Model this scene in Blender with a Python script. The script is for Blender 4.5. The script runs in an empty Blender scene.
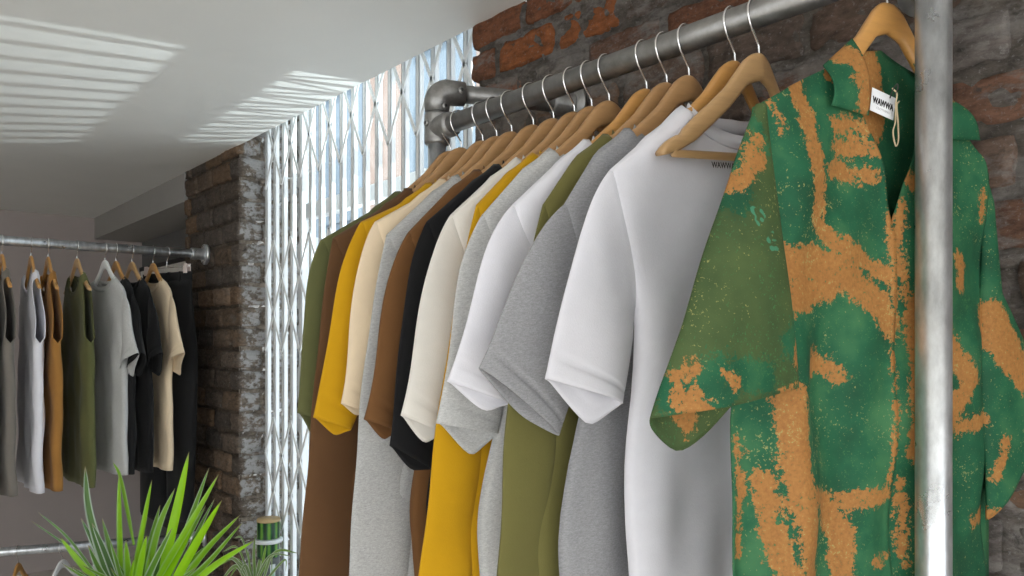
import bpy, bmesh, math, random
from mathutils import Vector, Matrix, noise
SC = bpy.context.scene
COL = SC.collection
PI = math.pi
# ------------------------------------------------------------------ camera model
F, HOR, CAMZ = 783.0, 340.0, 1.65
TH = math.radians(40.1)
CT, ST = math.cos(TH), math.sin(TH)
WALL = 1.37            # the long brick wall, facing the room
RX = 1.05              # axis of the long clothes rail
RZ = CAMZ + 0.495
CEIL = CAMZ + 0.903
R_PIPE = 0.0212

def ray(px, py):
    k = (px - 512) / F
    m = (HOR - py) / F
    return Vector((k * CT + ST, -k * ST + CT, m))
def on_x(px, py, X):
    d = ray(px, py); t = X / d.x
    return Vector((X, d.y * t, CAMZ + d.z * t))
def on_y(px, py, Y):
    d = ray(px, py); t = Y / d.y
    return Vector((d.x * t, Y, CAMZ + d.z * t))
def at_d(px, py, dep):
    d = ray(px, py)
    return Vector((d.x * dep, d.y * dep, CAMZ + d.z * dep))
def on_plane(px, py, P0, u):
    """ray against the upright plane through P0 along u: (distance along u, height above P0)"""
    d = ray(px, py)
    det = d.x * (-u[1]) - d.y * (-u[0])
    t = (P0[0] * (-u[1]) - P0[1] * (-u[0])) / det
    w = (d.x * P0[1] - d.y * P0[0]) / det
    return w, CAMZ + d.z * t - P0[2]

# ------------------------------------------------------------------ objects
def link(o, parent=None):
    COL.objects.link(o)
    if parent is not None:
        o.parent = parent
    return o
def tag(o, label=None, cat=None, group=None, kind=None):
    if label: o['label'] = label
    if cat: o['category'] = cat
    if group: o['group'] = group
    if kind: o['kind'] = kind
    return o
def empty(name, loc, rz=0.0, label=None, cat=None, group=None):
    o = bpy.data.objects.new(name, None)
    o.empty_display_size = 0.05
    o.location = loc; o.rotation_euler = (0, 0, rz)
    return tag(link(o), label, cat, group)
def mesh_obj(name, bm, mat, parent=None, smooth=True, solid=0.0, sub=0, loc=None):
    bmesh.ops.recalc_face_normals(bm, faces=bm.faces[:])
    me = bpy.data.meshes.new(name)
    bm.to_mesh(me); bm.free()
    for m in (mat if isinstance(mat, (list, tuple)) else [mat]):
        me.materials.append(m)
    if smooth:
        for p in me.polygons: p.use_smooth = True
    o = bpy.data.objects.new(name, me)
    if loc is not None: o.location = loc
    link(o, parent)
    if solid:
        md = o.modifiers.new('thickness', 'SOLIDIFY'); md.thickness = solid; md.offset = 0
    if sub:
        md = o.modifiers.new('smooth', 'SUBSURF'); md.levels = sub; md.render_levels = sub
    return o

def sweep(bm, pts, r, n=12, closed=False, cap=True):
    pts = [Vector(p) for p in pts]
    rs = r if isinstance(r, (list, tuple)) else [r] * len(pts)
    rings = []
    t0 = (pts[1] - pts[0]).normalized()
    a = Vector((0, 0, 1)) if abs(t0.z) < 0.9 else Vector((1, 0, 0))
    nrm = (a - t0 * a.dot(t0)).normalized()
    for i, p in enumerate(pts):
        if i == 0: t = pts[1] - pts[0]
        elif i == len(pts) - 1: t = pts[-1] - pts[-2]
        else: t = (pts[i + 1] - p).normalized() + (p - pts[i - 1]).normalized()
        t.normalize()
        nrm = (nrm - t * nrm.dot(t)).normalized()
        b = t.cross(nrm)
        rings.append([bm.verts.new(p + (nrm * math.cos(2 * PI * j / n) + b * math.sin(2 * PI * j / n)) * rs[i]) for j in range(n)])
    for i in range(len(rings) - 1):
        for j in range(n):
            bm.faces.new((rings[i][j], rings[i][(j + 1) % n], rings[i + 1][(j + 1) % n], rings[i + 1][j]))
    if cap:
        bm.faces.new(rings[0][::-1]); bm.faces.new(rings[-1])
    return rings
def box(bm, lo, hi, bev=0.0):
    vs = [bm.verts.new((x, y, z)) for x in (lo[0], hi[0]) for y in (lo[1], hi[1]) for z in (lo[2], hi[2])]
    fs = [bm.faces.new([vs[i] for i in q]) for q in ((0, 1, 3, 2), (4, 6, 7, 5), (0, 4, 5, 1), (2, 3, 7, 6), (0, 2, 6, 4), (1, 5, 7, 3))]
    if bev:
        es = list({e for f in fs for e in f.edges})
        bmesh.ops.bevel(bm, geom=es, offset=bev, segments=2, affect='EDGES', profile=0.5)
def lathe(bm, prof, c=(0, 0, 0), n=24):
    rings = [[bm.verts.new((c[0] + r * math.cos(2 * PI * j / n), c[1] + r * math.sin(2 * PI * j / n), c[2] + z)) for j in range(n)] for r, z in prof]
    for i in range(len(rings) - 1):
        for j in range(n):
            bm.faces.new((rings[i][j], rings[i][(j + 1) % n], rings[i + 1][(j + 1) % n], rings[i + 1][j]))
    bm.faces.new(rings[0][::-1]); bm.faces.new(rings[-1])
def text_mesh(txt, size, bold=0.0):
    cu = bpy.data.curves.new('lettering', 'FONT')
    cu.body = txt; cu.size = size; cu.align_x = 'CENTER'; cu.align_y = 'CENTER'; cu.offset = bold; cu.extrude = 0.0002
    o = bpy.data.objects.new('lettering', cu); COL.objects.link(o)
    bpy.context.view_layer.update()
    me = bpy.data.meshes.new_from_object(o.evaluated_get(bpy.context.evaluated_depsgraph_get()))
    bpy.data.objects.remove(o)
    return me
def sm(a, b, x):
    t = min(1, max(0, (x - a) / (b - a))); return t * t * (3 - 2 * t)
def interp(pts, x):
    if x <= pts[0][0]: return pts[0][1]
    for (a, b), (c, d) in zip(pts, pts[1:]):
        if x <= c: return b + (d - b) * (x - a) / (c - a)
    return pts[-1][1]
def catmull(P, n):
    out = []
    P = [Vector(p) for p in P]
    Q = [P[0] * 2 - P[1]] + P + [P[-1] * 2 - P[-2]]
    for i in range(1, len(Q) - 2):
        for k in range(n):
            t = k / n
            a, b, c, d = Q[i - 1], Q[i], Q[i + 1], Q[i + 2]
            out.append(0.5 * ((2 * b) + (c - a) * t + (2 * a - 5 * b + 4 * c - d) * t * t + (3 * b - a - 3 * c + d) * t ** 3))
    out.append(P[-1])
    return out

# ------------------------------------------------------------------ materials
class NT:
    def __init__(s, name):
        s.m = bpy.data.materials.new(name); s.m.use_nodes = True
        s.t = s.m.node_tree; s.n = s.t.nodes; s.n.clear()
        s.out = s.n.new('ShaderNodeOutputMaterial')
        s.b = s.n.new('ShaderNodeBsdfPrincipled')
        s.t.links.new(s.b.outputs[0], s.out.inputs[0])
        s.co = s.n.new('ShaderNodeTexCoord').outputs['Object']
    def node(s, typ, **kw):
        n = s.n.new(typ)
        for k, v in kw.items(): setattr(n, k, v)
        return n
    def set(s, sock, v):
        if hasattr(v, 'is_output') or isinstance(v, bpy.types.NodeSocket): s.t.links.new(v, sock)
        else: sock.default_value = v
    def noise(s, scale, detail=4, rough=0.55, stretch=None, dist=0.0):
        n = s.node('ShaderNodeTexNoise')
        n.inputs['Scale'].default_value = scale; n.inputs['Detail'].default_value = detail
        n.inputs['Roughness'].default_value = rough; n.inputs['Distortion'].default_value = dist
        v = s.co
        if stretch:
            mp = s.node('ShaderNodeMapping'); mp.inputs['Scale'].default_value = stretch
            s.t.links.new(v, mp.inputs[0]); v = mp.outputs[0]
        s.t.links.new(v, n.inputs['Vector'])
        return n.outputs['Fac']
    def ramp(s, fac, stops, interp='LINEAR'):
        r = s.node('ShaderNodeValToRGB'); cr = r.color_ramp; cr.interpolation = interp
        while len(cr.elements) < len(stops): cr.elements.new(0.5)
        for e, (p, c) in zip(cr.elements, stops):
            e.position = p; e.color = (c, c, c, 1) if isinstance(c, (int, float)) else (*c, 1)
        s.t.links.new(fac, r.inputs[0]); return r.outputs[0]
    def mix(s, fac, a, b, blend='MIX'):
        m = s.node('ShaderNodeMix', data_type='RGBA', blend_type=blend)
        for i, v in ((0, fac), (6, a), (7, b)):
            if isinstance(v, tuple): v = (*v, 1)
            s.set(m.inputs[i], v)
        return m.outputs[2]
    def math(s, op, a, b=0.0):
        m = s.node('ShaderNodeMath', operation=op); s.set(m.inputs[0], a); s.set(m.inputs[1], b); return m.outputs[0]
    def attr(s, name):
        return s.node('ShaderNodeAttribute', attribute_name=name).outputs
    def color(s, v):
        s.set(s.b.inputs['Base Color'], (*v, 1) if isinstance(v, tuple) else v)
    def bump(s, h, strength=0.3, dist=0.01):
        b = s.node('ShaderNodeBump'); b.inputs['Strength'].default_value = strength; b.inputs['Distance'].default_value = dist
        s.t.links.new(h, b.inputs['Height']); s.t.links.new(b.outputs[0], s.b.inputs['Normal'])
    def p(s, **kw):
        for k, v in kw.items(): s.set(s.b.inputs[k.replace('_', ' ')], v)
        return s.m
def srgb(r, g, b):
    f = lambda c: (c / 255 / 12.92) if c / 255 <= 0.04045 else ((c / 255 + 0.055) / 1.055) ** 2.4
    return (f(r), f(g), f(b))
def sc(c, k): return tuple(min(1, x * k) for x in c)

def m_paint(name, c, rough=0.6, var=0.04):
    t = NT(name)
    t.color(t.ramp(t.noise(3.0), [(0.3, sc(c, 1 - var)), (0.7, sc(c, 1 + var))]))
    t.bump(t.noise(60), 0.06, 0.004)
    return t.p(Roughness=rough)
def m_cloth(name, c, heather=0.0, rough=0.9):
    t = NT(name)
    if heather:
        a = t.noise(150, 3, 0.7, (1.0, 1.0, 3.2))
        b = t.noise(420, 2, 0.6, (1.0, 1.0, 1.6))
        v = t.math('ADD', t.math('MULTIPLY', a, 0.6), t.math('MULTIPLY', b, 0.4))
        t.color(t.ramp(v, [(0.36, sc(c, 1 - heather)), (0.64, sc(c, 1 + heather))]))
    else:
        t.color(t.ramp(t.noise(40, 3), [(0.3, sc(c, 0.98)), (0.7, sc(c, 1.02))]))
    t.bump(t.noise(700, 2, 0.6, (1, 1, 0.5)), 0.18, 0.002)
    return t.p(Roughness=rough, Sheen_Weight=0.08, Specular_IOR_Level=0.2)
def m_metal(name, c, rough=0.4, var=0.25, scale=35, metallic=0.9, stretch=None):
    t = NT(name)
    n = t.noise(scale, 6, 0.65, stretch)
    t.color(t.ramp(n, [(0.3, sc(c, 1 - var)), (0.7, sc(c, 1 + var))]))
    t.p(Roughness=t.ramp(t.noise(22, 4), [(0.3, rough * 0.8), (0.7, rough * 1.25)]), Metallic=metallic)
    t.bump(t.noise(160, 3), 0.06, 0.002)
    return t.m
def m_wood(name, c):
    t = NT(name)
    g = t.noise(9, 6, 0.6, (1.2, 6, 14), 0.6)
    t.color(t.ramp(g, [(0.25, sc(c, 0.86)), (0.5, c), (0.75, sc(c, 1.08))]))
    t.bump(g, 0.05, 0.002)
    return t.p(Roughness=0.42, Coat_Weight=0.25, Coat_Roughness=0.3)
def m_plain(name, c, rough=0.5, **kw):
    t = NT(name); t.color(t.ramp(t.noise(25, 3), [(0.3, sc(c, 0.93)), (0.7, sc(c, 1.07))]))
    return t.p(Roughness=rough, **kw)
def m_brick(name, grime, paint_c, g0=0.47):
    t = NT(name)
    base = t.attr('col')['Color']
    pn = t.attr('paint')['Fac']
    n1 = t.noise(38, 7, 0.72, (1, 0.6, 1.4)); n2 = t.noise(9, 6, 0.7, (1, 0.7, 1.7)); n3 = t.noise(130, 4, 0.7); n4 = t.noise(17, 5, 0.7, (1, 1, 1.3), 0.4)
    c = t.mix(1.0, base, t.ramp(n1, [(0.28, 0.35), (0.72, 1.6)]), 'MULTIPLY')
    c = t.mix(t.ramp(t.math('ADD', n2, t.math('MULTIPLY', t.math('SUBTRACT', pn, 0.38), 0.8)), [(g0, 0.0), (g0 + 0.1, 0.85)]), c, t.mix(n1, sc(grime, 0.45), sc(grime, 1.7)))
    c = t.mix(t.ramp(n4, [(0.31, 0.85), (0.38, 0.0)]), c, sc(grime, 0.28))
    c = t.mix(t.ramp(n3, [(0.58, 0.0), (0.70, 0.55)]), c, sc(paint_c, 0.8))
    v = t.math('ADD', t.math('MULTIPLY', n4, 0.6), t.math('MULTIPLY', n1, 0.4))
    v = t.math('ADD', v, t.math('SUBTRACT', pn, 0.5))
    c = t.mix(t.ramp(v, [(0.50, 0.0), (0.56, 0.85)]), c, t.mix(n1, sc(paint_c, 0.55), sc(paint_c, 1.3)))
    t.color(c)
    t.bump(t.math('ADD', t.math('MULTIPLY', n1, 0.7), t.math('MULTIPLY', n3, 0.3)), 0.7, 0.012)
    return t.p(Roughness=0.88, Specular_IOR_Level=0.25)

M = {}
M['ceiling'] = m_paint('ceiling_paint', (0.80, 0.80, 0.775), 0.55, 0.02)
M['wall_back'] = m_paint('mauve_grey_paint', (0.44, 0.385, 0.365), 0.7)
M['wall_white'] = m_paint('white_wall_paint', (0.70, 0.69, 0.67), 0.7)
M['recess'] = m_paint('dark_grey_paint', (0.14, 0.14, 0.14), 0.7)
M['beam'] = m_paint('beam_paint', (0.34, 0.33, 0.31), 0.7)
M['blind'] = m_plain('blind_fabric', (0.80, 0.77, 0.72), 0.8)
M['floor'] = m_paint('pale_floor', (0.70, 0.66, 0.60), 0.4, 0.05)
M['gate'] = m_paint('white_gate_paint', (0.86, 0.88, 0.88), 0.4, 0.04)
M['galv'] = m_metal('galvanised_steel', (0.68, 0.70, 0.72), 0.33, 0.28, 40, 0.82, (1, 1, 0.4))
M['steel'] = m_metal('dull_steel_pipe', (0.27, 0.265, 0.255), 0.38, 0.22, 30, 0.85)
M['fitting'] = m_metal('cast_fitting', (0.33, 0.325, 0.315), 0.45, 0.2, 60, 0.8)
M['screw'] = m_plain('dark_screw', (0.03, 0.03, 0.03), 0.5)
M['chrome'] = m_plain('chrome_wire', (0.82, 0.82, 0.82), 0.16, Metallic=1.0)
M['brick'] = m_brick('rough_red_brick', (0.155, 0.142, 0.132), (0.30, 0.29, 0.28))
M['brick_pier'] = m_brick('rough_brown_brick', (0.125, 0.106, 0.088), (0.40, 0.40, 0.40), 0.55)
M['mortar'] = m_brick('rough_mortar', (0.04, 0.036, 0.033), (0.55, 0.56, 0.55))
M['wood'] = m_wood('beech_hanger', (0.42, 0.235, 0.098))
M['wood_pale'] = m_wood('pale_wood_hanger', (0.52, 0.315, 0.14))
M['wood_orange'] = m_wood('orange_wood_hanger', (0.52, 0.265, 0.075))
M['plastic_white'] = m_plain('white_plastic', (0.80, 0.80, 0.79), 0.35)

# ------------------------------------------------------------------ camera
cam = bpy.data.cameras.new('camera'); co = bpy.data.objects.new('camera', cam); COL.objects.link(co)
co.location = (0, 0, CAMZ); co.rotation_euler = (PI / 2, 0, -TH)
cam.sensor_width = 36; cam.lens = F / 1024 * 36; cam.shift_y = (HOR - 288) / 1024; cam.clip_start = 0.02
SC.camera = co

# ------------------------------------------------------------------ setting
Y_WIN0 = on_x(473, 60, WALL).y      # near edge of the gated window
Y_WIN1 = on_x(238, 300, WALL).y     # pier corner
Y_PIER = on_x(184, 300, WALL).y     # far end of the pier
Y_BACK = Y_PIER + 2.05
GATE_X = WALL + 0.135
XL, YF = -3.6, -2.4                  # left wall, shop front
def struct(name, bm, mat, smooth=False):
    return tag(mesh_obj(name, bm, mat, None, smooth), kind='structure')
def slab(name, lo, hi, mat):
    bm = bmesh.new(); box(bm, lo, hi); return struct(name, bm, mat)
slab('floor', (XL - 0.2, YF - 0.2, -0.1), (WALL + 0.45, Y_BACK + 0.2, 0), M['floor'])
slab('ceiling', (XL - 0.2, YF - 0.2, CEIL), (WALL, Y_BACK + 0.2, CEIL + 0.18), M['ceiling'])
slab('wall_back', (XL - 0.2, Y_BACK, 0), (WALL + 0.5, Y_BACK + 0.2, CEIL), M['wall_back'])
bm = bmesh.new()
box(bm, (XL - 0.2, 0.9, 0), (XL, Y_BACK, CEIL)); box(bm, (XL - 0.2, YF, 0), (XL, 0.9, 0.25)); box(bm, (XL - 0.2, YF, CEIL - 0.1), (XL, 0.9, CEIL)); box(bm, (XL - 0.2, YF, 0.25), (XL, YF + 0.12, CEIL - 0.1))
struct('wall_left', bm, M['wall_white'])
# shop front behind the camera: low wall, piers and a broad glazed opening
bm = bmesh.new()
box(bm, (XL, YF - 0.2, 0), (WALL, YF, 0.25)); box(bm, (XL, YF - 0.2, CEIL - 0.12), (WALL, YF, CEIL))
box(bm, (XL, YF - 0.2, 0.25), (XL + 0.15, YF, CEIL - 0.12)); box(bm, (WALL - 0.15, YF - 0.2, 0.25), (WALL, YF, CEIL - 0.12))
struct('wall_front', bm, M['wall_white'])
# recess beyond the pier
X_REC = WALL + 0.33
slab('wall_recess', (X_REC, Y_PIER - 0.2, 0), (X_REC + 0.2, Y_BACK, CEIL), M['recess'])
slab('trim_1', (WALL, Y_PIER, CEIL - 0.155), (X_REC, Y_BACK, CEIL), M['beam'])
bm = bmesh.new()
zt = on_x(150, 268, X_REC).z; zb = on_x(150, 311, X_REC).z
box(bm, (X_REC - 0.03, Y_PIER + 0.1, zb), (X_REC - 0.012, Y_BACK - 0.08, zt - 0.02)); 
w2 = struct('window_2', bm, M['blind'])
bm = bmesh.new()
box(bm, (X_REC - 0.035, Y_PIER + 0.08, zt - 0.02), (X_REC, Y_BACK - 0.06, zt + 0.01)); box(bm, (X_REC - 0.04, Y_PIER + 0.1, 0.35), (X_REC - 0.005, Y_BACK - 0.1, zb))
f2 = mesh_obj('window_frame', bm, m_plain('black_window_frame', (0.012, 0.012, 0.012), 0.6), w2, False)

# brickwork: every brick a rough block in the wall's own mesh
def rough_block(bm, lo, hi, lay, play, col, paint_of, seed, n=(1, 9, 5), amp=0.006):
    lo, hi = Vector(lo), Vector(hi)
    cx = (lo + hi) / 2; hs = (hi - lo) / 2
    vs = {}
    nx, ny, nz = n
    def vert(i, j, k):
        key = (i, j, k)
        if key not in vs:
            p = Vector((lo.x + (hi.x - lo.x) * i / nx, lo.y + (hi.y - lo.y) * j / ny, lo.z + (hi.z - lo.z) * k / nz))
            q = p - cx
            rr = 0.011                                     # rounded, chipped arrises
            inner = Vector([math.copysign(max(0, abs(q[a]) - max(0, abs(q[a]) - (hs[a] - rr))), q[a]) for a in range(3)])
            dv = q - inner
            if dv.length > 1e-6: q = inner + dv.normalized() * min(dv.length, rr)
            p = cx + q
            s = p * 26 + Vector((seed * 3.1, seed * 1.7, seed))
            p += Vector((noise.noise(s), noise.noise(s + Vector((9, 0, 0))), noise.noise(s + Vector((0, 9, 0))))) * amp
            s2 = p * 70 + Vector((seed, 0, 0))
            p += Vector((noise.noise(s2), noise.noise(s2 + Vector((5, 0, 0))), noise.noise(s2 + Vector((0, 5, 0))))) * amp * 0.4
            vs[key] = bm.verts.new(p)
            pv = paint_of(p); vs[key][play] = pv
            vs[key][lay] = (*(Vector(col) * 0.4 + Vector((0.15, 0.125, 0.10))), 1) if pv > 0.5 else (*col, 1)  # reveal bricks made paler: window light put into their colour
        return vs[key]
    for a in (0, nx):
        for j in range(ny):
            for k in range(nz): bm.faces.new((vert(a, j, k), vert(a, j + 1, k), vert(a, j + 1, k + 1), vert(a, j, k + 1)))
    for b in (0, ny):
        for i in range(nx):
            for k in range(nz): bm.faces.new((vert(i, b, k), vert(i + 1, b, k), vert(i + 1, b, k + 1), vert(i, b, k + 1)))
    for c in (0, nz):
        for i in range(nx):
            for j in range(ny): bm.faces.new((vert(i, j, c), vert(i + 1, j, c), vert(i + 1, j + 1, c), vert(i, j + 1, c)))
COURSE = 0.1
zref = on_x(504, 70, WALL).z - 0.006
zc0 = zref - math.floor(zref / COURSE) * COURSE - COURSE
def brick_bm():
    bm = bmesh.new()
    return bm, bm.verts.layers.float_color.new('col'), bm.verts.layers.float.new('paint')
def mortar_face(bm, lay, play, o, u, v, nu, nv, nrm, col, paint, amp=0.006):
    g = []
    for i in range(nu + 1):
        row = []
        for j in range(nv + 1):
            p = Vector(o) + Vector(u) * (i / nu) + Vector(v) * (j / nv)
            p += Vector(nrm) * (noise.noise(p * 24) * amp + noise.noise(p * 70) * amp * 0.5)
            x = bm.verts.new(p); x[lay] = (*col, 1); x[play] = paint; row.append(x)
        g.append(row)
    for i in range(nu):
        for j in range(nv): bm.faces.new((g[i][j], g[i + 1][j], g[i + 1][j + 1], g[i][j + 1]))
rnd = random.Random(4)
PAL = [srgb(116, 78, 58), srgb(98, 72, 58), srgb(92, 76, 66), srgb(84, 72, 64), srgb(104, 82, 66), srgb(104, 98, 92), srgb(88, 82, 78)]
bm, lay, play = brick_bm()
y_end = YF
z = zc0; row = 0
while z < CEIL:
    y = Y_WIN0; first = True
    odd = row % 2
    while y > y_end:
        L = 0.232 + rnd.uniform(-0.008, 0.008)
        if first: L = 0.115 if (abs(z - zref) < 0.02 or round((z - zref) / COURSE) % 2 == 0) else 0.225
        first = False
        c = Vector(rnd.choice(PAL)) * rnd.uniform(0.75, 1.2); tint = None
        if abs(z - zref) < 0.02 and 1.45 < y < 1.72: c = Vector(srgb(128, 78, 46)); tint = 0.22
        if abs(z - zref - COURSE) < 0.02 and y > 1.4: c = Vector(srgb(112, 72, 50)); tint = 0.26
        pa = rnd.uniform(0.30, 0.46)
        if y < 1.15: pa -= 0.05
        if tint: pa = tint
        xo = rnd.uniform(-0.007, 0.006)
        z1 = min(z + COURSE - 0.016, CEIL + 0.05)
        fine = y < 2.0 and y > -0.3
        rough_block(bm, (WALL + xo, y - L + 0.014, z), (WALL + 0.11, y, z1), lay, play, c, lambda p, pa=pa: pa, rnd.uniform(0, 90), (2, 12, 6) if fine else (1, 3, 2), 0.007)
        y -= L
    z += COURSE; row += 1
mortar_face(bm, lay, play, (WALL + 0.006, y_end, 0), (0, Y_WIN0 - 0.02 - y_end, 0), (0, 0, CEIL), 300, 200, (-1, 0, 0), srgb(84, 78, 72), 0.36, 0.013)
box(bm, (WALL + 0.03, y_end, 0), (WALL + 0.32, Y_WIN0 - 0.012, CEIL + 0.6))
struct('wall_right', bm, M['brick'], True)
# pier between the two windows
bm, lay, play = brick_bm()
PALP = [srgb(108, 90, 74), srgb(102, 86, 72), srgb(92, 80, 70), srgb(114, 92, 72), srgb(86, 77, 70)]
z = zc0 + 0.03; row = 0
def pier_paint_and_light(p):
    return 0.54 if (p.y < Y_WIN1 + 0.02 and p.x > WALL + 0.012) else 0.30 + 0.07 * sm(Y_WIN1 + 0.3, Y_WIN1, p.y)  # worn paint on the reveal; its value also picks the window-lightened brick colour
while z < CEIL + 0.5:
    odd = row % 2
    y = Y_WIN1
    k = 0
    while y < Y_PIER - 0.05:
        L = 0.232 if (odd or k) else 0.115
        L = min(L, Y_PIER - y)
        dep = 0.112 if (odd or k) else 0.23
        c = Vector(rnd.choice(PALP)) * rnd.uniform(0.7, 1.15)
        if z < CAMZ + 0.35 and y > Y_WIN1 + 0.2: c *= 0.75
        rough_block(bm, (WALL + rnd.uniform(-0.006, 0.006), y + rnd.uniform(-.004, .004), z), (WALL + dep, y + L - 0.013, z + COURSE - 0.014), lay, play, c, pier_paint_and_light, rnd.uniform(0, 90), (6, 8, 5), 0.008)
        y += L; k += 1
    if odd:
        rough_block(bm, (WALL + 0.125, Y_WIN1 + rnd.uniform(-.004, .004), z), (WALL + 0.33, Y_WIN1 + 0.1, z + COURSE - 0.014), lay, play, Vector(rnd.choice(PALP)), pier_paint_and_light, rnd.uniform(0, 90), (6, 5, 5), 0.008)
    z += COURSE; row += 1
mortar_face(bm, lay, play, (WALL + 0.016, Y_WIN1 + 0.01, 0), (0, Y_PIER - Y_WIN1 - 0.02, 0), (0, 0, CEIL + 0.5), 40, 140, (-1, 0, 0), srgb(80, 70, 60), 0.32, 0.010)
mortar_face(bm, lay, play, (WALL + 0.010, Y_WIN1 + 0.016, 0), (0.34, 0, 0), (0, 0, CEIL + 0.5), 20, 140, (0, -1, 0), srgb(140, 130, 118), 0.46, 0.011)  # reveal mortar, paler than the front: the window's light is in its colour
box(bm, (WALL + 0.03, Y_WIN1 + 0.02, 0), (WALL + 0.4, Y_PIER - 0.01, CEIL + 0.5))
struct('wall_pier', bm, M['brick_pier'], True)
# window behind the gate: sill, frame, glass and a transom
SILL = CAMZ - 1.17
GX = WALL + 0.30
slab('window_sill', (WALL - 0.01, Y_WIN0 - 0.0, 0), (WALL + 0.45, Y_WIN1, SILL), M['wall_white'])
bm = bmesh.new()
WT = CAMZ + 1.32
box(bm, (GX, Y_WIN0 - .02, SILL), (GX + 0.05, Y_WIN0 + 0.04, WT)); box(bm, (GX, Y_WIN1 - 0.04, SILL), (GX + 0.05, Y_WIN1 + .02, WT))
box(bm, (GX, Y_WIN0, SILL), (GX + 0.05, Y_WIN1, SILL + 0.05)); box(bm, (GX, Y_WIN0, WT - 0.05), (GX + 0.05, Y_WIN1, WT))
box(bm, (GX, Y_WIN0, CAMZ + 0.585), (GX + 0.05, Y_WIN1, CAMZ + 0.655))
ymid = (Y_WIN0 + Y_WIN1) / 2
w1 = struct('window_1', bm, M['gate'])
tg = NT('window_glass')
tr = tg.node('ShaderNodeBsdfTransparent'); tr.inputs[0].default_value = (0.94, 0.97, 0.98, 1)
gl = tg.node('ShaderNodeBsdfGlossy'); gl.inputs['Roughness'].default_value = 0.02
lw = tg.node('ShaderNodeLayerWeight'); lw.inputs[0].default_value = 0.5
fz = tg.math('MULTIPLY_ADD', tg.math('POWER', lw.outputs['Facing'], 5.0), 0.6); fz.node.inputs[2].default_value = 0.05
mx = tg.node('ShaderNodeMixShader')
tg.t.links.new(fz, mx.inputs[0]); tg.t.links.new(tr.outputs[0], mx.inputs[1]); tg.t.links.new(gl.outputs[0], mx.inputs[2]); tg.t.links.new(mx.outputs[0], tg.out.inputs[0])
bm = bmesh.new(); box(bm, (GX + 0.022, Y_WIN0 + 0.03, SILL + 0.04), (GX + 0.026, Y_WIN1 - 0.03, WT - 0.04))
mesh_obj('window_pane', bm, tg.m, w1, False)
slab('trim_2', (WALL, Y_WIN0 - 0.05, WT), (WALL + 0.45, Y_WIN1 + 0.05, WT + 0.2), M['wall_white'])
slab('trim_3', (WALL - 0.2, Y_WIN0 - 0.05, CEIL + 0.18), (WALL, Y_WIN1 + 0.05, WT + 0.2), M['wall_white'])

# folding security gate
gate = empty('folding_gate', (GATE_X, Y_WIN0, SILL), 0, 'white folding lattice security gate closed across the window', 'gate')
NB = 20
gy = [0.02 + (Y_WIN1 - Y_WIN0 - 0.045) * i / (NB - 1) for i in range(NB)]
GH = WT - 0.06 - SILL
for i, y in enumerate(gy):
    bm = bmesh.new()
    wv = 0.011
    box(bm, (-0.010, y - wv, 0.03), (-0.006, y + wv, GH), 0.001)           # a folded channel: web and two lips
    box(bm, (-0.010, y - wv, 0.03), (0.010, y - wv + 0.004, GH)); box(bm, (-0.010, y + wv - 0.004, 0.03), (0.010, y + wv, GH))
    for zz in (0.12, 0.60, 0.83, 1.10, 1.65, 1.89, 2.3):
        sweep(bm, [(-0.014, y, zz), (-0.008, y, zz)], 0.005, 8)
    mesh_obj('picket', bm, M['gate'], gate, False)
for (za, zb_) in ((-0.86, -0.36), (-0.05, 0.46), (0.71, 1.22)):
    bm = bmesh.new(); za -= SILL - CAMZ; zb_ -= SILL - CAMZ
    for i in range(0, NB - 1):
        for sgn in (1, -1):
            for st in range(0, 3):
                ya, yb = gy[i], gy[i + 1]
                if (i + st) % 2 == 0: ya, yb = yb, ya
                z0 = za + (zb_ - za) * st / 3; z1 = za + (zb_ - za) * (st + 1) / 3
                if sgn < 0: continue
                a = Vector((-0.016, ya, z0)); b = Vector((-0.016, yb, z1))
                dirv = (b - a).normalized(); nn = Vector((0, -dirv.z, dirv.y)) * 0.007
                q = [a + nn, a - nn, b - nn, b + nn]
                f1 = [bm.verts.new(p) for p in q]; f2_ = [bm.verts.new(p + Vector((0.004, 0, 0))) for p in q]
                bm.faces.new(f1); bm.faces.new(f2_[::-1])
                for e in range(4): bm.faces.new((f1[e], f1[(e + 1) % 4], f2_[(e + 1) % 4], f2_[e]))
    mesh_obj('lattice', bm, M['gate'], gate, False)
bm = bmesh.new(); box(bm, (-0.012, 0.01, 0.0), (0.012, gy[-1] + 0.012, 0.03)); mesh_obj('bottom_track', bm, M['gate'], gate, False)
bm = bmesh.new(); box(bm, (-0.014, 0.01, GH), (0.014, gy[-1] + 0.012, GH + 0.04)); mesh_obj('top_track', bm, M['gate'], gate, False)

# ------------------------------------------------------------------ street outside
slab('ground', (-40, -40, -0.24), (40, 60, -0.03), m_paint('pavement', (0.36, 0.36, 0.36), 0.8))
FX = 7.5
bld = empty('street_building', (FX, 12, 0), 0, 'pale rendered building across the street seen through the white gate', 'building')
bm = bmesh.new(); box(bm, (0, -13, 0), (6, 20, 9)); mesh_obj('wall', bm, m_paint('pale_render', (0.16, 0.205, 0.245), 0.8), bld, False)
mw = m_plain('pale_shutter', (0.095, 0.135, 0.17), 0.5); mp_ = m_paint('peach_render', (0.27, 0.20, 0.165), 0.8)
for i in range(9):
    y = -12 + i * 3.4
    for zz in (0.9, 4.0, 6.6):
        bm = bmesh.new(); box(bm, (-0.05, y, zz), (0.05, y + 1.3, zz + 1.7)); w = mesh_obj('window', bm, mw, bld, False)
    bm = bmesh.new(); box(bm, (-0.06, y + 1.75, 0), (0.04, y + 2.9, 9)); mesh_obj('pilaster', bm, mp_, bld, False)
shed = empty('street_outbuilding', (4.6, 8.3, 0), 0, 'dark slate outbuilding low behind the far end of the white gate', 'building')
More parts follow.
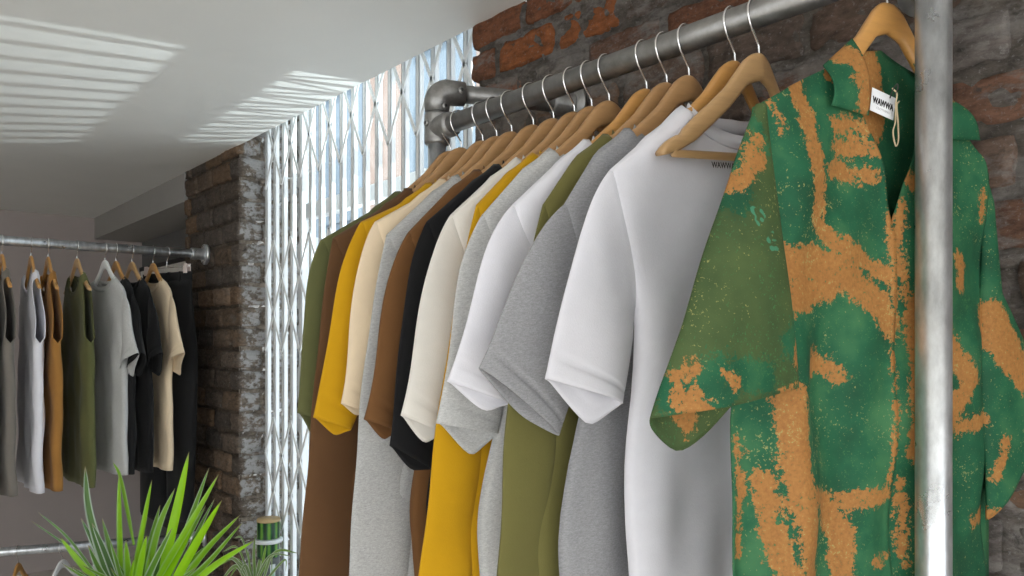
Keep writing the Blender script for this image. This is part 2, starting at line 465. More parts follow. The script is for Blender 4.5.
bm = bmesh.new(); box(bm, (0, 0, 0), (1.2, 6, 2.7)); mesh_obj('wall', bm, m_paint('slate_wall', (0.22, 0.25, 0.27), 0.8), shed, False)
bm = bmesh.new()
vs = [bm.verts.new(p) for p in ((-0.1, -0.1, 2.7), (1.3, -0.1, 2.7), (0.6, -0.1, 3.15), (-0.1, 6.1, 2.7), (1.3, 6.1, 2.7), (0.6, 6.1, 3.15))]
for q in ((0, 1, 2), (3, 5, 4), (0, 2, 5, 3), (1, 4, 5, 2), (0, 3, 4, 1)): bm.faces.new([vs[i] for i in q])
mesh_obj('roof', bm, m_paint('slate_roof', (0.16, 0.18, 0.2), 0.7), shed, False)

# ------------------------------------------------------------------ pipe rails
def collar(bm, a, b, r, lip=0.0025):
    a, b = Vector(a), Vector(b); d = (b - a).normalized()
    sweep(bm, [a, a + d * 0.004, a + d * 0.008, b - d * 0.008, b - d * 0.004, b], [r - lip, r, r, r, r, r - lip], 24)
def grub(parent, p, d):
    bm = bmesh.new(); p = Vector(p); d = Vector(d).normalized()
    sweep(bm, [p, p + d * 0.005], [0.0085, 0.0075], 14)
    o = mesh_obj('grub_screw', bm, M['fitting'], parent)
    bm = bmesh.new(); sweep(bm, [p + d * 0.0048, p + d * 0.0058], 0.0042, 6)
    return mesh_obj('screw_socket', bm, M['screw'], parent)
Y_FAR = on_plane(437, 133, (RX, 0, CAMZ), (0, 1))[0]
Y_NEAR = on_plane(933.5, 300, (RX, 0, CAMZ), (0, 1))[0]
rack = empty('clothes_rail', (RX, Y_FAR, 0), 0, 'steel pipe clothes rail along the brick wall holding the row of t-shirts', 'clothes rail')
HEL = RZ + 0.088
bm = bmesh.new(); sweep(bm, [(0, -0.02, RZ), (0, Y_NEAR - Y_FAR, RZ)], R_PIPE, 32); mesh_obj('rail', bm, M['steel'], rack)
for yy, mt in ((0.0, M['galv']), (Y_NEAR - Y_FAR, M['galv'])):
    bm = bmesh.new(); sweep(bm, [(0, yy, 0.0), (0, yy, HEL - 0.03)], R_PIPE, 32); mesh_obj('upright', bm, mt, rack)
    bm = bmesh.new(); lathe(bm, [(0.06, 0), (0.06, 0.006), (0.03, 0.010), (0.029, 0.04), (0.027, 0.044)], (0, yy, 0)); mesh_obj('floor_flange', bm, M['fitting'], rack)
    inw = -1 if yy == 0 else 1
    bm = bmesh.new()
    collar(bm, (0, yy, RZ - 0.037), (0, yy, RZ + 0.037), 0.0295)
    collar(bm, (0, yy, RZ), (0, yy + inw * 0.062, RZ), 0.0285)
    tee = mesh_obj('tee_fitting', bm, M['fitting'], rack)
    grub(tee, (-0.028, yy - 0.0, RZ + 0.01), (-1, 0.1, 0)); grub(tee, (-0.02, yy - 0.021, RZ + 0.005), (-0.75, -0.7, 0)); 
    pd = Vector((WALL - RX, -0.135, 0)) if yy == 0 else Vector((WALL - RX, 0.135, 0))
    u = pd.normalized(); Rb = 0.03
    arc = [Vector((0, yy, RZ + 0.039)), Vector((0, yy, HEL - Rb))] + [Vector((0, yy, HEL - Rb)) + u * Rb * (1 - math.cos(a)) + Vector((0, 0, Rb * math.sin(a))) for a in [PI / 2 * i / 10 for i in range(1, 11)]]
    arc += [arc[-1] + u * 0.035]
    bm = bmesh.new(); sweep(bm, arc, [0.028, 0.030] + [0.031] * (len(arc) - 4) + [0.030, 0.028], 28)
    el = mesh_obj('elbow_fitting', bm, M['fitting'], rack)
    side = Vector((u.y, -u.x, 0));  side = side if side.dot(Vector((-1, -1, 0))) > 0 else -side
    grub(el, Vector((0, yy, HEL)) + u * 0.052 + side * 0.029, side); grub(el, Vector((0, yy, RZ + 0.049)) + side * 0.026 + u * 0.012, side + u * .4)
    st = Vector((0, yy, HEL))
    bm = bmesh.new(); sweep(bm, [st + u * 0.03, st + pd], R_PIPE, 28); mesh_obj('wall_pipe', bm, M['steel'], rack)
    bm = bmesh.new(); e = st + pd
    collar(bm, e + u * -0.06, e + u * -0.004, 0.029)
    sweep(bm, [Vector((pd.x - 0.012, e.y, HEL)), Vector((pd.x - 0.004, e.y, HEL))], 0.046, 28)
    fl = mesh_obj('wall_flange', bm, M['fitting'], rack)
    for dz in (0.034, -0.034):
        grub(fl, (pd.x - 0.012, e.y, HEL + dz), (-1, 0, 0))

Y2 = on_x(206, 254, WALL).y; Z2 = on_x(206, 254.5, WALL).z; Z3 = on_x(216, 542, WALL).z
for (zz, nm) in ((Z2, 'upper galvanised rail fixed to the dark brick pier, holding tank tops and tees'), (Z3, 'lower galvanised rail fixed to the brick pier behind the spiky plant')):
    low = zz == Z3
    rk = empty('clothes_rail', (WALL, Y2, zz), 0, nm, 'clothes rail')
    # the lower rail runs a little out of square
    d0 = (zz - CAMZ) * F / (HOR - 552)
    e = at_d(0, 552, d0) - Vector((WALL, Y2, zz)) if low else Vector((-1, 0, 0))
    e.z = 0; e.normalize()
    if low: rk.rotation_euler[2] = math.atan2(-e.y, -e.x)
    xe = -3.0 if not low else -2.2
    bm = bmesh.new(); sweep(bm, [(-0.012, 0, 0), (xe, 0, 0)], R_PIPE, 28); mesh_obj('rail', bm, M['galv'], rk)
    bm = bmesh.new(); sweep(bm, [(0.004, 0, 0), (-0.009, 0, 0), (-0.013, 0, 0)], [0.052, 0.052, 0.046], 28); collar(bm, (-0.010, 0, 0), (-0.075, 0, 0), 0.029)
    fl = mesh_obj('wall_flange', bm, M['galv'], rk)
    for q in (-1, 1): grub(fl, (-0.012, 0, q * 0.040), (-1, 0, 0))
    bm = bmesh.new(); sweep(bm, [(xe, 0, -zz + 0.002), (xe, 0, 0.05)], R_PIPE, 20); mesh_obj('upright', bm, M['galv'], rk)

# ------------------------------------------------------------------ hangers and garments
HTOP = [(0, -0.058), (0.012, -0.059), (0.03, -0.068), (0.05, -0.088), (0.073, -0.112), (0.10, -0.132), (0.14, -0.160), (0.160, -0.176), (0.168, -0.187), (0.176, -0.186), (0.195, -0.196), (0.207, -0.208)]
HBOT = [(0, -0.100), (0.03, -0.108), (0.05, -0.126), (0.07, -0.144), (0.10, -0.166), (0.14, -0.194), (0.18, -0.212), (0.207, -0.216)]
TILT = math.radians(-6)
BEND = 0.16
def htop(x): return interp(HTOP, abs(x))
def hook_mesh(bm):
    r = R_PIPE + 0.0028
    pts = [(0, 0, -0.075), (0, 0, -0.052), (-0.002, 0, -0.044), (-0.010, 0, -0.032), (-0.019, 0, -0.019), (-r, 0, -0.006)]
    pts += [(-r * math.cos(a), 0, r * math.sin(a)) for a in [PI * 0.08 + PI * 0.92 * i / 12 for i in range(13)]] + [(r * 0.98, 0, -0.010)]
    sweep(bm, catmull(pts, 3), 0.0018, 8)
def arms_mesh(bm, bend, thick=0.0062, tipw=0.0075):
    rings = []
    for i in range(-26, 27):
        x = 0.207 * i / 26
        ax = abs(x)
        zt, zb = htop(x), interp(HBOT, ax)
        th = thick + (tipw - thick) * sm(0.12, 0.2, ax)
        yb = bend * ax
        ring = []
        for k in range(12):
            a = 2 * PI * k / 12
            ca, sa = math.cos(a), math.sin(a)
            ca = math.copysign(abs(ca) ** 0.6, ca); sa = math.copysign(abs(sa) ** 0.75, sa)
            ring.append(bm.verts.new((x, yb + th * ca, (zt + zb) / 2 + (zt - zb) / 2 * sa)))
        rings.append(ring)
    for i in range(len(rings) - 1):
        for k in range(12): bm.faces.new((rings[i][k], rings[i][(k + 1) % 12], rings[i + 1][(k + 1) % 12], rings[i + 1][k]))
    bm.faces.new(rings[0][::-1]); bm.faces.new(rings[-1])
_hang = {}
def hanger(loc, rz, label, wood, bend=BEND, tilt=TILT, bar=False, group='wooden hangers on the long rail', sx=1.0, wire='chrome'):
    h = empty('clothes_hanger', loc, rz, label, 'hanger', group)
    h.rotation_euler[1] = tilt; h.scale = (sx, 1, 1)
    key = (wood, bend)
    if key not in _hang:
        bm = bmesh.new(); arms_mesh(bm, bend); a = mesh_obj('shoulder_bar', bm, M[wood], h)
        bm = bmesh.new(); hook_mesh(bm); k = mesh_obj('hook', bm, M[wire], h)
        _hang[key] = (a.data, k.data)
    else:
        for nm, me in zip(('shoulder_bar', 'hook'), _hang[key]):
            link(bpy.data.objects.new(nm, me), h)
    if bar:
        bm = bmesh.new()
        sweep(bm, [(-0.186, bend * 0.186, -0.200), (-0.180, bend * 0.178, -0.212), (0, bend * 0.09, -0.214), (0.180, bend * 0.178, -0.212), (0.186, bend * 0.186, -0.200)], 0.0065, 12)
        mesh_obj('trouser_bar', bm, M['wood_pale'], h)
    return h

def garment(name, label, cat, loc, rz, mat, *, S, H1, H2, ux=None, uz=None, bx=0.23, zb=-0.98, bend=BEND, nw=0.12, group=None, th=0.013, dip=0.035,
            long=False, fold=0.005, seed=0, wall=0.29, sleeves=True, front=-1, rib=None, sth=0.012, mid=None, nx=48, ny=44, neck_drop=0.05, flare=0.0, lift=0.013, tank=False, tilt=0.0, near=-1):
    """A shirt on a hanger. Local x runs along the hanger (negative = room side), y is the cloth's normal, z is height over the rail axis.
    S shoulder seam, H1/H2 outer and inner corner of the sleeve hem, all (x, z) with x > 0 meaning outward."""
    root = empty(name, loc, rz, label, cat, group)
    root.rotation_euler[1] = tilt
    sw, sz = S
    if not tank and sw < 0.228: sw = 0.228; sz = min(sz, -0.222)
    S = (sw, sz)
    if ux is None: ux = min(sw + 0.0, 0.235)
    if uz is None: uz = sz - 0.20
    zn = htop(nw) - 0.004
    pts = [(nw, zn)] + [(x, htop(x) + lift) for x in (0.12, 0.14, 0.16, 0.18, 0.195, 0.208) if x > nw and x < sw - 0.012] + [(sw, sz)]
    def z_sh(x):
        return interp(pts, max(abs(x), nw))
    rr = random.Random(seed); ph = [rr.uniform(0, 6.28) for _ in range(8)]
    def folds(x, z, s):
        t = sm(-0.22, -0.75, z)
        return fold * t * (math.sin(x * 34 + ph[0] + z * 2) * 0.6 + math.sin(x * 61 + ph[1] - z * 3) * 0.4) + fold * 0.5 * math.sin(x * 20 + z * 16 + ph[2]) + fold * 0.4 * math.sin(x * 44 - z * 27 + ph[5]) * sm(-0.2, -0.3, z)
    def W(z):                                            # half width of the body at a height
        if z > uz: return ux + (sw - ux) * sm(uz, sz, z)
        return ux + (bx - ux) * sm(uz + 0.04, uz - 0.34, z) + flare * math.sin(PI * sm(uz, zb, z))
    bm = bmesh.new()
    for side in (-1, 1):                                  # -1 faces -y, 1 faces +y
        drop = neck_drop if side == front else 0.022
        grid = []
        for i in range(nx + 1):
            s = -1 + 2 * i / nx
            s = math.copysign(abs(s) ** 0.9, s)
            col = []
            x0 = s * sw
            zt = z_sh(x0)
            if abs(x0) < nw:
                zt = zn - drop * math.sqrt(max(0, 1 - (x0 / nw) ** 2)) ** 1.0
            for j in range(ny + 1):
                t = (j / ny) ** 1.25
                z = zt + (zb - zt) * t
                zr = z_sh(x0) + (zb - z_sh(x0)) * t
                x = s * W(zr)
                lx = x if x < 0 else min(x, wall)
                edge = max(0, 1 - abs(s) ** 10) ** 0.5
                if tank and z > uz: edge = max(edge, 0.9)
                arm = (not sleeves or tank)
                top = 1.0 if abs(x0) < nw - 1e-6 else min(1, (t * 1.4 / 0.035)) ** 0.5
                if abs(x0) < nw: top = max(min(1, (t * 1.4 / 0.035)) ** 0.5, min(1, ((nw - abs(x0)) / 0.03)) ** 0.5)
                thick = th * (0.8 + 0.2 * sm(-0.15, -0.45, z))
                y = bend * min(abs(lx), 0.45) + side * thick * edge * top + (folds(lx, z, s) + (0.0 if side < 0 else 0.001)) * top * (0.35 + 0.65 * edge)
                col.append(bm.verts.new((lx, y, z)))
            grid.append(col)
        for i in range(nx):
            for j in range(ny):
                bm.faces.new((grid[i][j], grid[i + 1][j], grid[i + 1][j + 1], grid[i][j + 1]))
    bmesh.ops.remove_doubles(bm, verts=bm.verts[:], dist=0.0004)
    body = mesh_obj('body', bm, mat, root, True, 0.002)
    # neck rib
    bm = bmesh.new(); loop = []
    K = 20
    for side in (front, -front):
        drop = neck_drop if side == front else 0.018
        for i in range(K):
            a = (-1 + 2 * i / K) * (1 if side == front else -1)
            x0 = nw * math.sin(a * PI / 2)
            loop.append((x0, side, drop))
    a_, b_ = [], []
    for x0, side, drop in loop:
        c = math.sqrt(max(0, 1 - (x0 / nw) ** 2))
        y = bend * abs(x0) + side * (th * 0.8 * min(1, c * 2) + 0.0022)
        zc = zn - drop * c
        a_.append(bm.verts.new((x0 * 0.97, y - side * 0.003, zc + 0.011))); b_.append(bm.verts.new((x0 * 1.05, y, zc - 0.011)))
    n = len(loop)
    for i in range(n): bm.faces.new((a_[i], a_[(i + 1) % n], b_[(i + 1) % n], b_[i]))
    mesh_obj('collar', bm, rib or mat, root, True, 0.003)
    if sleeves:
        for sd in (-1, 1):
            bm = bmesh.new()
            NR, NPH = 44, 40
            rings = []
            for i in range(-4, NR + 1):
                t = max(0, i) / NR
                o = Vector((sw, sz)).lerp(Vector(H1), t); inn = Vector((ux, uz)).lerp(Vector(H2), t)
                if mid: o.x += mid * math.sin(PI * t); inn.x += mid * 0.6 * math.sin(PI * t)
                cb = (0.012 if long else 0.026) * 4 * t * (1 - t) ** 2.2        # the shoulder rounds over before the sleeve falls
                o += Vector((cb, cb * 0.55))
                if i < 0:                                 # sleeve head tucked inside the body
                    o += Vector((0.010 * i, -0.001 * i - 0.004)); inn += Vector((0.010 * i, 0))
                c = (o + inn) / 2; hw = (o - inn) / 2
                bth = sth * (0.62 + 0.38 * sm(0, 0.35, t)) * (1 + 0.35 * t) * (1 if i >= 0 else 0.75)
                if not long and (0.885 < t < 0.905): bth *= 0.72
                ring = []
                for k in range(NPH):
                    a = 2 * PI * k / NPH
                    ca, sa = math.cos(a), math.sin(a)
                    yo = bth * math.copysign(abs(sa) ** 1.25, sa)
                    p = c + hw * ca
                    zz = p.y
                    far = max(0, -near * sa)              # the layer away from the viewer sags lower
                    zz -= dip * far ** 0.9 * t ** 3 * max(0, 1.15 - math.sqrt(((ca + 0.25) / 0.9) ** 2 + 0.03))
                    wv = fold * 0.7 * t * math.sin(p.x * 48 + ph[3] + zz * 5) + fold * 0.6 * math.sin(zz * 30 + p.x * 20 + ph[4]) * sm(0.05, 0.3, t)
                    x = p.x
                    if sd > 0 and x > wall - 0.02: x = wall - 0.02 + 0.008 * ca
                    ring.append(bm.verts.new((sd * x, bend * min(abs(x), 0.45) + yo + wv, zz)))
                rings.append(ring)
            NR = len(rings) - 1
            for i in range(NR):
                for k in range(NPH): bm.faces.new((rings[i][k], rings[i][(k + 1) % NPH], rings[i + 1][(k + 1) % NPH], rings[i + 1][k]))
            mesh_obj('sleeve', bm, mat, root, True, 0.0022)
    return root

C = {}
C['olive'] = m_cloth('olive_jersey', srgb(92, 94, 58))
C['brown'] = m_cloth('dark_brown_jersey', srgb(96, 68, 43))
C['mustard'] = m_cloth('mustard_jersey', srgb(190, 144, 18))
C['cream'] = m_cloth('cream_jersey', srgb(222, 202, 172))
C['grey'] = m_cloth('heather_grey_jersey', srgb(172, 172, 170), 0.22)
C['rust'] = m_cloth('rust_brown_jersey', srgb(108, 74, 42))
C['black'] = m_cloth('black_jersey', srgb(23, 23, 24))
C['offwhite'] = m_cloth('off_white_jersey', srgb(214, 210, 202))
C['ltgrey'] = m_cloth('light_heather_jersey', srgb(186, 186, 184), 0.2)
C['white'] = m_cloth('white_jersey', srgb(218, 217, 223))
C['khaki'] = m_cloth('khaki_jersey', srgb(104, 100, 56))
C['midgrey'] = m_cloth('mid_heather_jersey', srgb(148, 148, 150), 0.2)
C['stone'] = m_cloth('stone_grey_jersey', srgb(118, 112, 104))
C['tan'] = m_cloth('tan_jersey', srgb(158, 112, 56))
C['denim'] = m_cloth('black_denim', srgb(30, 30, 31))

def half(pxy, Y, bend=BEND):
    u = Vector((-1, bend))
    w, z = on_plane(pxy[0], pxy[1], (RX, Y, RZ), u)
    a = TILT; x = -w                                      # undo the tilt of the hanger
    return (-(x * math.cos(a) - z * math.sin(a)), x * math.sin(a) + z * math.cos(a))
ROW = [
 # kind, colour, hook Y, shoulder px, hem outer px, hem inner px, body edge px, long, label
 ('t_shirt', 'olive', 1.475, (322, 240), (299, 413), (330, 424), (320, 570), 0, 'olive green t-shirt at the far end of the long rail, next to the gate'),
 ('sweatshirt', 'brown', 1.432, (334, 238), (300, 590), (352, 592), (322, 570), 1, 'dark brown long-sleeved top behind the mustard t-shirt near the gate'),
 ('t_shirt', 'mustard', 1.3525, (362, 222), (317, 418), (352, 430), (345, 570), 0, 'mustard yellow t-shirt with its short sleeve against the dark brown top'),
 ('t_shirt', 'cream', 1.304, (376, 222), (343, 404), (374, 414), (337, 570), 0, 'cream t-shirt squeezed between mustard t-shirt and heather grey sweatshirt'),
 ('sweatshirt', 'grey', 1.254, (388, 235), (352, 590), (420, 592), (366, 570), 1, 'heather grey long-sleeved sweatshirt with sleeve hanging to the bottom, beside the cream t-shirt'),
 ('t_shirt', 'rust', 1.186, (410, 232), (367, 420), (402, 432), (405, 570), 0, 'rust brown t-shirt hanging just behind the black t-shirt on the long rail'),
 ('t_shirt', 'black', 1.126, (428, 222), (392, 446), (436, 470), (424, 570), 0, 'black t-shirt in the middle of the long rail'),
 ('t_shirt', 'offwhite', 1.068, (452, 215), (405, 416), (446, 434), (450, 570), 0, 'off-white t-shirt between the black t-shirt and the mustard sweatshirt'),
 ('sweatshirt', 'mustard', 1.022, (478, 205), (424, 590), (474, 592), (455, 570), 1, 'mustard yellow long-sleeved top with its sleeve hanging to the bottom of the picture'),
 ('t_shirt', 'ltgrey', 0.978, (484, 215), (440, 424), (500, 434), (484, 570), 0, 'light heather grey t-shirt with turned-up sleeve hem beside the mustard long sleeve'),
 ('t_shirt', 'white', 0.890, (514, 205), (453, 382), (512, 404), (520, 570), 0, 'white t-shirt between the light grey and khaki tops on the long rail'),
 ('sweatshirt', 'khaki', 0.846, (545, 205), (503, 590), (548, 592), (520, 570), 1, 'khaki green long-sleeved top showing as a strip between the white and mid grey t-shirts'),
 ('t_shirt', 'midgrey', 0.800, (566, 205), (483, 368), (563, 436), (566, 570), 0, 'mid heather grey t-shirt with wide sleeve behind the nearest white t-shirt'),
 ('t_shirt', 'white', 0.712, (612, 170), (551, 379), (626, 404), (636, 570), 0, 'white t-shirt nearest the camera, with small print under its neckline'),
]
hname = ['olive t-shirt at the far end', 'dark brown long-sleeved top', 'mustard t-shirt near the gate', 'cream t-shirt', 'heather grey sweatshirt', 'rust brown t-shirt', 'black t-shirt', 'off-white t-shirt', 'mustard long-sleeved top', 'light heather grey t-shirt', 'white t-shirt beside the light grey one', 'khaki green top', 'mid heather grey t-shirt', 'nearest white t-shirt, under its collar']
WOODS = ['wood', 'wood', 'wood', 'wood', 'wood', 'wood', 'wood', 'wood', 'wood', 'wood', 'wood_orange', 'wood', 'wood', 'wood_orange']
for i, (kind, c, Y, S, H1, H2, B, lg, lab) in enumerate(ROW):
    s, h1, h2, b = half(S, Y), half(H1, Y), half(H2, Y), half(B, Y)
    garment(kind, lab, 't-shirt' if kind == 't_shirt' else 'sweatshirt', (RX, Y, RZ), 0, C[c], S=s, H1=h1, H2=h2, bx=max(0.2, min(b[0], 0.34)), long=bool(lg), mid={4: 0.008, 8: 0.006, 11: 0.012}.get(i), seed=i + 1,
            group='tops hanging on the long rail', th=0.012 if i < 13 else 0.018, fold=0.0045 if i < 13 else 0.006, sth=0.009 if i < 12 else 0.012, dip={2: 0.022, 3: 0.012, 5: 0.025, 7: 0.03, 10: 0.025, 12: 0.010, 6: 0.02, 9: 0.045}.get(i, 0.045), nw=0.125 if i < 13 else 0.105, tilt=TILT)
    hanger((RX, Y, RZ), 0, 'wooden hanger holding the ' + hname[i], WOODS[i])
YH = on_plane(757, 40, (RX, 0, CAMZ), (0, 1))[0]
hanger((RX, YH, RZ), 0, 'empty pale wooden hanger with trouser bar in front of the nearest white t-shirt', 'wood_pale', BEND * 1.15, bar=True)


# ------------------------------------------------------------------ printed overshirt nearest the camera
CY = on_plane(886, 20, (RX, 0, CAMZ), (0, 1))[0]
CO = Vector((RX, CY, RZ)); CU = Vector((math.cos(math.radians(-12.1)), math.sin(math.radians(-12.1)), 0)); CN = Vector((CU.y, -CU.x, 0))   # CN faces the camera
def cp(px, py, off=0.022): return on_plane(px, py, (CO.x + CN.x * off, CO.y + CN.y * off, CO.z), (CU.x, CU.y))
def cw(x, z, off=0.0): return CU * x + Vector((0, 0, z)) + CN * off
TAN = [  # tan strokes of the print: pixel path and half width in pixels
 ([(800, 84), (805, 120), (811, 160), (818, 200)], 11), ([(834, 124), (882, 128)], 9), ([(834, 147), (882, 151)], 9), ([(832, 170), (870, 175)], 9), ([(776, 100), (782, 130)], 4), ([(850, 118), (858, 180)], 4), ([(846, 380), (838, 365)], 6), ([(826, 355), (812, 350)], 5),
 ([(884, 140), (890, 200), (893, 260), (895, 330)], 6), ([(812, 170), (812, 214), (832, 244), (860, 256), (886, 276)], 10),
 ([(784, 262), (815, 262), (846, 275), (872, 296), (884, 318)], 18), ([(786, 300), (812, 292), (830, 286)], 16), ([(812, 372), (826, 360), (840, 372)], 9),
 ([(782, 398), (785, 440), (790, 480), (800, 530), (806, 580)], 17), ([(748, 440), (752, 500), (750, 560)], 5), ([(768, 480), (776, 540), (790, 590)], 10),
 ([(806, 497), (850, 503), (886, 494)], 9), ([(834, 508), (846, 535), (844, 585)], 15), ([(874, 562), (887, 556)], 5), ([(893, 330), (893, 420), (888, 480)], 4),
 ([(908, 300), (910, 380), (908, 452)], 11), ([(903, 176), (910, 190)], 8), ([(899, 205), (896, 260), (903, 300)], 6), ([(954, 260), (956, 285)], 11), ([(950, 345), (968, 380), (952, 420)], 14),
 ([(980, 190), (984, 215)], 6), ([(992, 320), (1008, 360), (1030, 392)], 24), ([(962, 430), (985, 420)], 8), ([(1000, 440), (992, 475)], 7), ([(975, 520), (998, 512)], 8), ([(900, 480), (902, 560)], 6), ([(835, 70), (846, 62)], 9), ([(862, 100), (870, 130), (884, 160)], 7),
 ([(835, 95), (838, 68), (846, 60)], 0)]
SLV_TAN = [([(752, 152), (745, 176), (728, 184), (712, 188)], 9), ([(757, 140), (758, 165)], 6), ([(668, 398), (686, 420)], 13), ([(664, 375), (674, 366)], 7), ([(700, 372), (708, 380)], 6), ([(786, 340), (780, 360)], 7), ([(760, 392), (775, 388)], 5)]
SLV_GRN = [([(748, 150), (730, 200)], 16), ([(690, 370), (740, 376)], 16), ([(772, 345), (788, 330)], 14), ([(660, 390), (690, 392)], 20), ([(758, 115), (764, 150)], 6)]
GLY = [[(742, 210), (746, 226)], [(742, 210), (751, 212), (754, 219), (746, 226)], [(753, 237), (757, 252)], [(753, 237), (762, 235)], [(755, 245), (763, 243)], [(757, 252), (765, 250)]]
def to_g(strokes): return [([cp(*p) for p in path], r) for path, r in strokes]
PXM = 1.0 / F * 0.95
def dist_path(x, z, path):
    best = 9.0
    for (ax, az), (bx_, bz) in zip(path, path[1:]):
        dx, dz = bx_ - ax, bz - az
        L = dx * dx + dz * dz
        t = max(0, min(1, ((x - ax) * dx + (z - az) * dz) / L)) if L else 0
        best = min(best, math.hypot(x - ax - dx * t, z - az - dz * t))
    return best
def field(x, z, strokes):
    f = -1.0
    for path, r in strokes:
        if r <= 0: continue
        R = r * PXM
        f = max(f, (R - dist_path(x, z, path)) / 0.022)
    return max(-1, min(1, f))
TANg, ST_g, SG_g, GLg = to_g(TAN), to_g(SLV_TAN), to_g(SLV_GRN), to_g([(p, 1) for p in GLY])

t = NT('printed_cotton')
a_t = t.attr('tan')['Fac']; a_g = t.attr('green')['Fac']; a_l = t.attr('glyph')['Fac']
nz = t.noise(42, 8, 0.8); nz2 = t.noise(190, 4, 0.7); nz3 = t.noise(14, 3, 0.6); nz4 = t.noise(420, 2, 0.6)
rag = t.math('ADD', t.math('MULTIPLY', t.math('SUBTRACT', nz, 0.5), 2.6), t.math('MULTIPLY', t.math('SUBTRACT', nz2, 0.5), 1.6))
green = t.ramp(nz3, [(0.3, srgb(20, 70, 46)), (0.5, srgb(27, 86, 57)), (0.72, srgb(56, 106, 68))])
olive = t.ramp(nz3, [(0.3, srgb(50, 70, 38)), (0.7, srgb(72, 90, 50))])
base = t.mix(t.ramp(t.math('ADD', a_g, t.math('MULTIPLY', rag, 0.7)), [(0.46, 0.0), (0.54, 1.0)]), olive, green)
tan = t.ramp(nz2, [(0.3, srgb(138, 92, 46)), (0.7, srgb(164, 116, 62))])
ft = t.math('ADD', a_t, t.math('MULTIPLY', rag, 0.9))
col = t.mix(t.ramp(ft, [(0.0, 0.0), (0.06, 1.0)]), base, tan)
fl = t.math('ADD', t.math('ADD', t.math('MULTIPLY', nz2, 0.6), t.math('MULTIPLY', nz4, 0.4)), t.math('MULTIPLY', t.math('SUBTRACT', t.noise(9, 4, 0.7), 0.5), 0.35))
col = t.mix(t.ramp(fl, [(0.37, 0.85), (0.40, 0.0)]), col, srgb(60, 104, 62))
col = t.mix(t.ramp(fl, [(0.60, 0.0), (0.64, 0.8)]), col, srgb(150, 146, 90))
col = t.mix(t.ramp(a_l, [(0.35, 0.0), (0.5, 0.8)]), col, srgb(66, 134, 104))
t.color(col)
t.bump(t.noise(600, 2), 0.1, 0.002)
M['print'] = t.p(Roughness=0.75, Specular_IOR_Level=0.3)

def print_mesh(name, grid, strokes_t, strokes_g, parent, gl=None, gdef=1.0, close=False, solid=0.0012):
    """grid of (x, z, world-offset vector) rows -> one cloth panel carrying the print as attributes"""
    bm = bmesh.new()
    lt = bm.verts.layers.float.new('tan'); lg = bm.verts.layers.float.new('green'); ll = bm.verts.layers.float.new('glyph')
    V = []
    for row in grid:
        r = []
        for (x, z, p) in row:
            v = bm.verts.new(p)
            v[lt] = field(x, z, strokes_t)
            v[lg] = gdef if strokes_g is None else 0.5 + 0.5 * field(x, z, strokes_g)
            if gl:
                d = min(dist_path(x, z, path) for path, _ in gl); v[ll] = max(0, 1 - d / 0.0032)
            r.append(v)
        V.append(r)
    nn = len(V[0])
    for i in range(len(V) - 1):
        for j in range(nn if close else nn - 1):
            q = (V[i][j], V[i][(j + 1) % nn], V[i + 1][(j + 1) % nn], V[i + 1][j])
            bm.faces.new(q)
    bmesh.ops.remove_doubles(bm, verts=bm.verts[:], dist=0.0003)
    return mesh_obj(name, bm, M['print'], parent, True, solid)

shirt = empty('overshirt', CO, 0, 'green and tan abstract printed overshirt nearest the camera, behind the upright pole', 'shirt')
def bulge(x, z):
    """how far the cloth stands off the hanger's plane"""
    y = 0.020 * sm(-0.02, -0.22, z + 0.05) + 0.004
    y += 0.014 * sm(-0.20, -0.5, z) * math.sin(x * 21 + 0.6) + 0.008 * sm(-0.25, -0.6, z) * math.sin(x * 52 + z * 3 + 1.0)
    y += 0.004 * math.sin(x * 30 + z * 18) + 0.003 * math.sin(x * 55 - z * 31 + 2)
    y -= 0.030 * sm(0.19, 0.27, abs(x)) * (1 if x < 0 else 0.2)
    return y
def path_at(path, t):
    P = [Vector(p) for p in path]
    L = [0]
    for a, b in zip(P, P[1:]): L.append(L[-1] + (b - a).length)
    s_ = t * L[-1]
    for k in range(len(P) - 1):
        if s_ <= L[k + 1] + 1e-9: return P[k].lerp(P[k + 1], (s_ - L[k]) / max(1e-9, L[k + 1] - L[k]))
    return P[-1]
def panel(name, Lp, Rp, nr=90, ncl=44, off=0.0):
    Lg = [cp(*p) for p in Lp]; Rg = [cp(*p) for p in Rp]
    grid = []
    for i in range(nr + 1):
        a = path_at(Lg, i / nr); b = path_at(Rg, i / nr)
        row = []
        for j in range(ncl + 1):
            p = a.lerp(b, j / ncl)
            row.append((p.x, p.y, cw(p.x, p.y, bulge(p.x, p.y) + off)))
        grid.append(row)
    return print_mesh(name, grid, TANg, None, shirt)
panel('front_panel', [(832, 66), (794, 84), (762, 104), (752, 180), (746, 330), (743, 420), (742, 640)], [(848, 64), (862, 108), (880, 172), (894, 235), (894, 330), (893, 480), (890, 640)], off=0.003)
panel('front_panel', [(934, 100), (918, 140), (900, 185), (889, 235), (888, 330), (887, 480), (884, 640)], [(944, 104), (962, 124), (982, 160), (990, 220), (988, 330), (990, 460), (993, 640)])
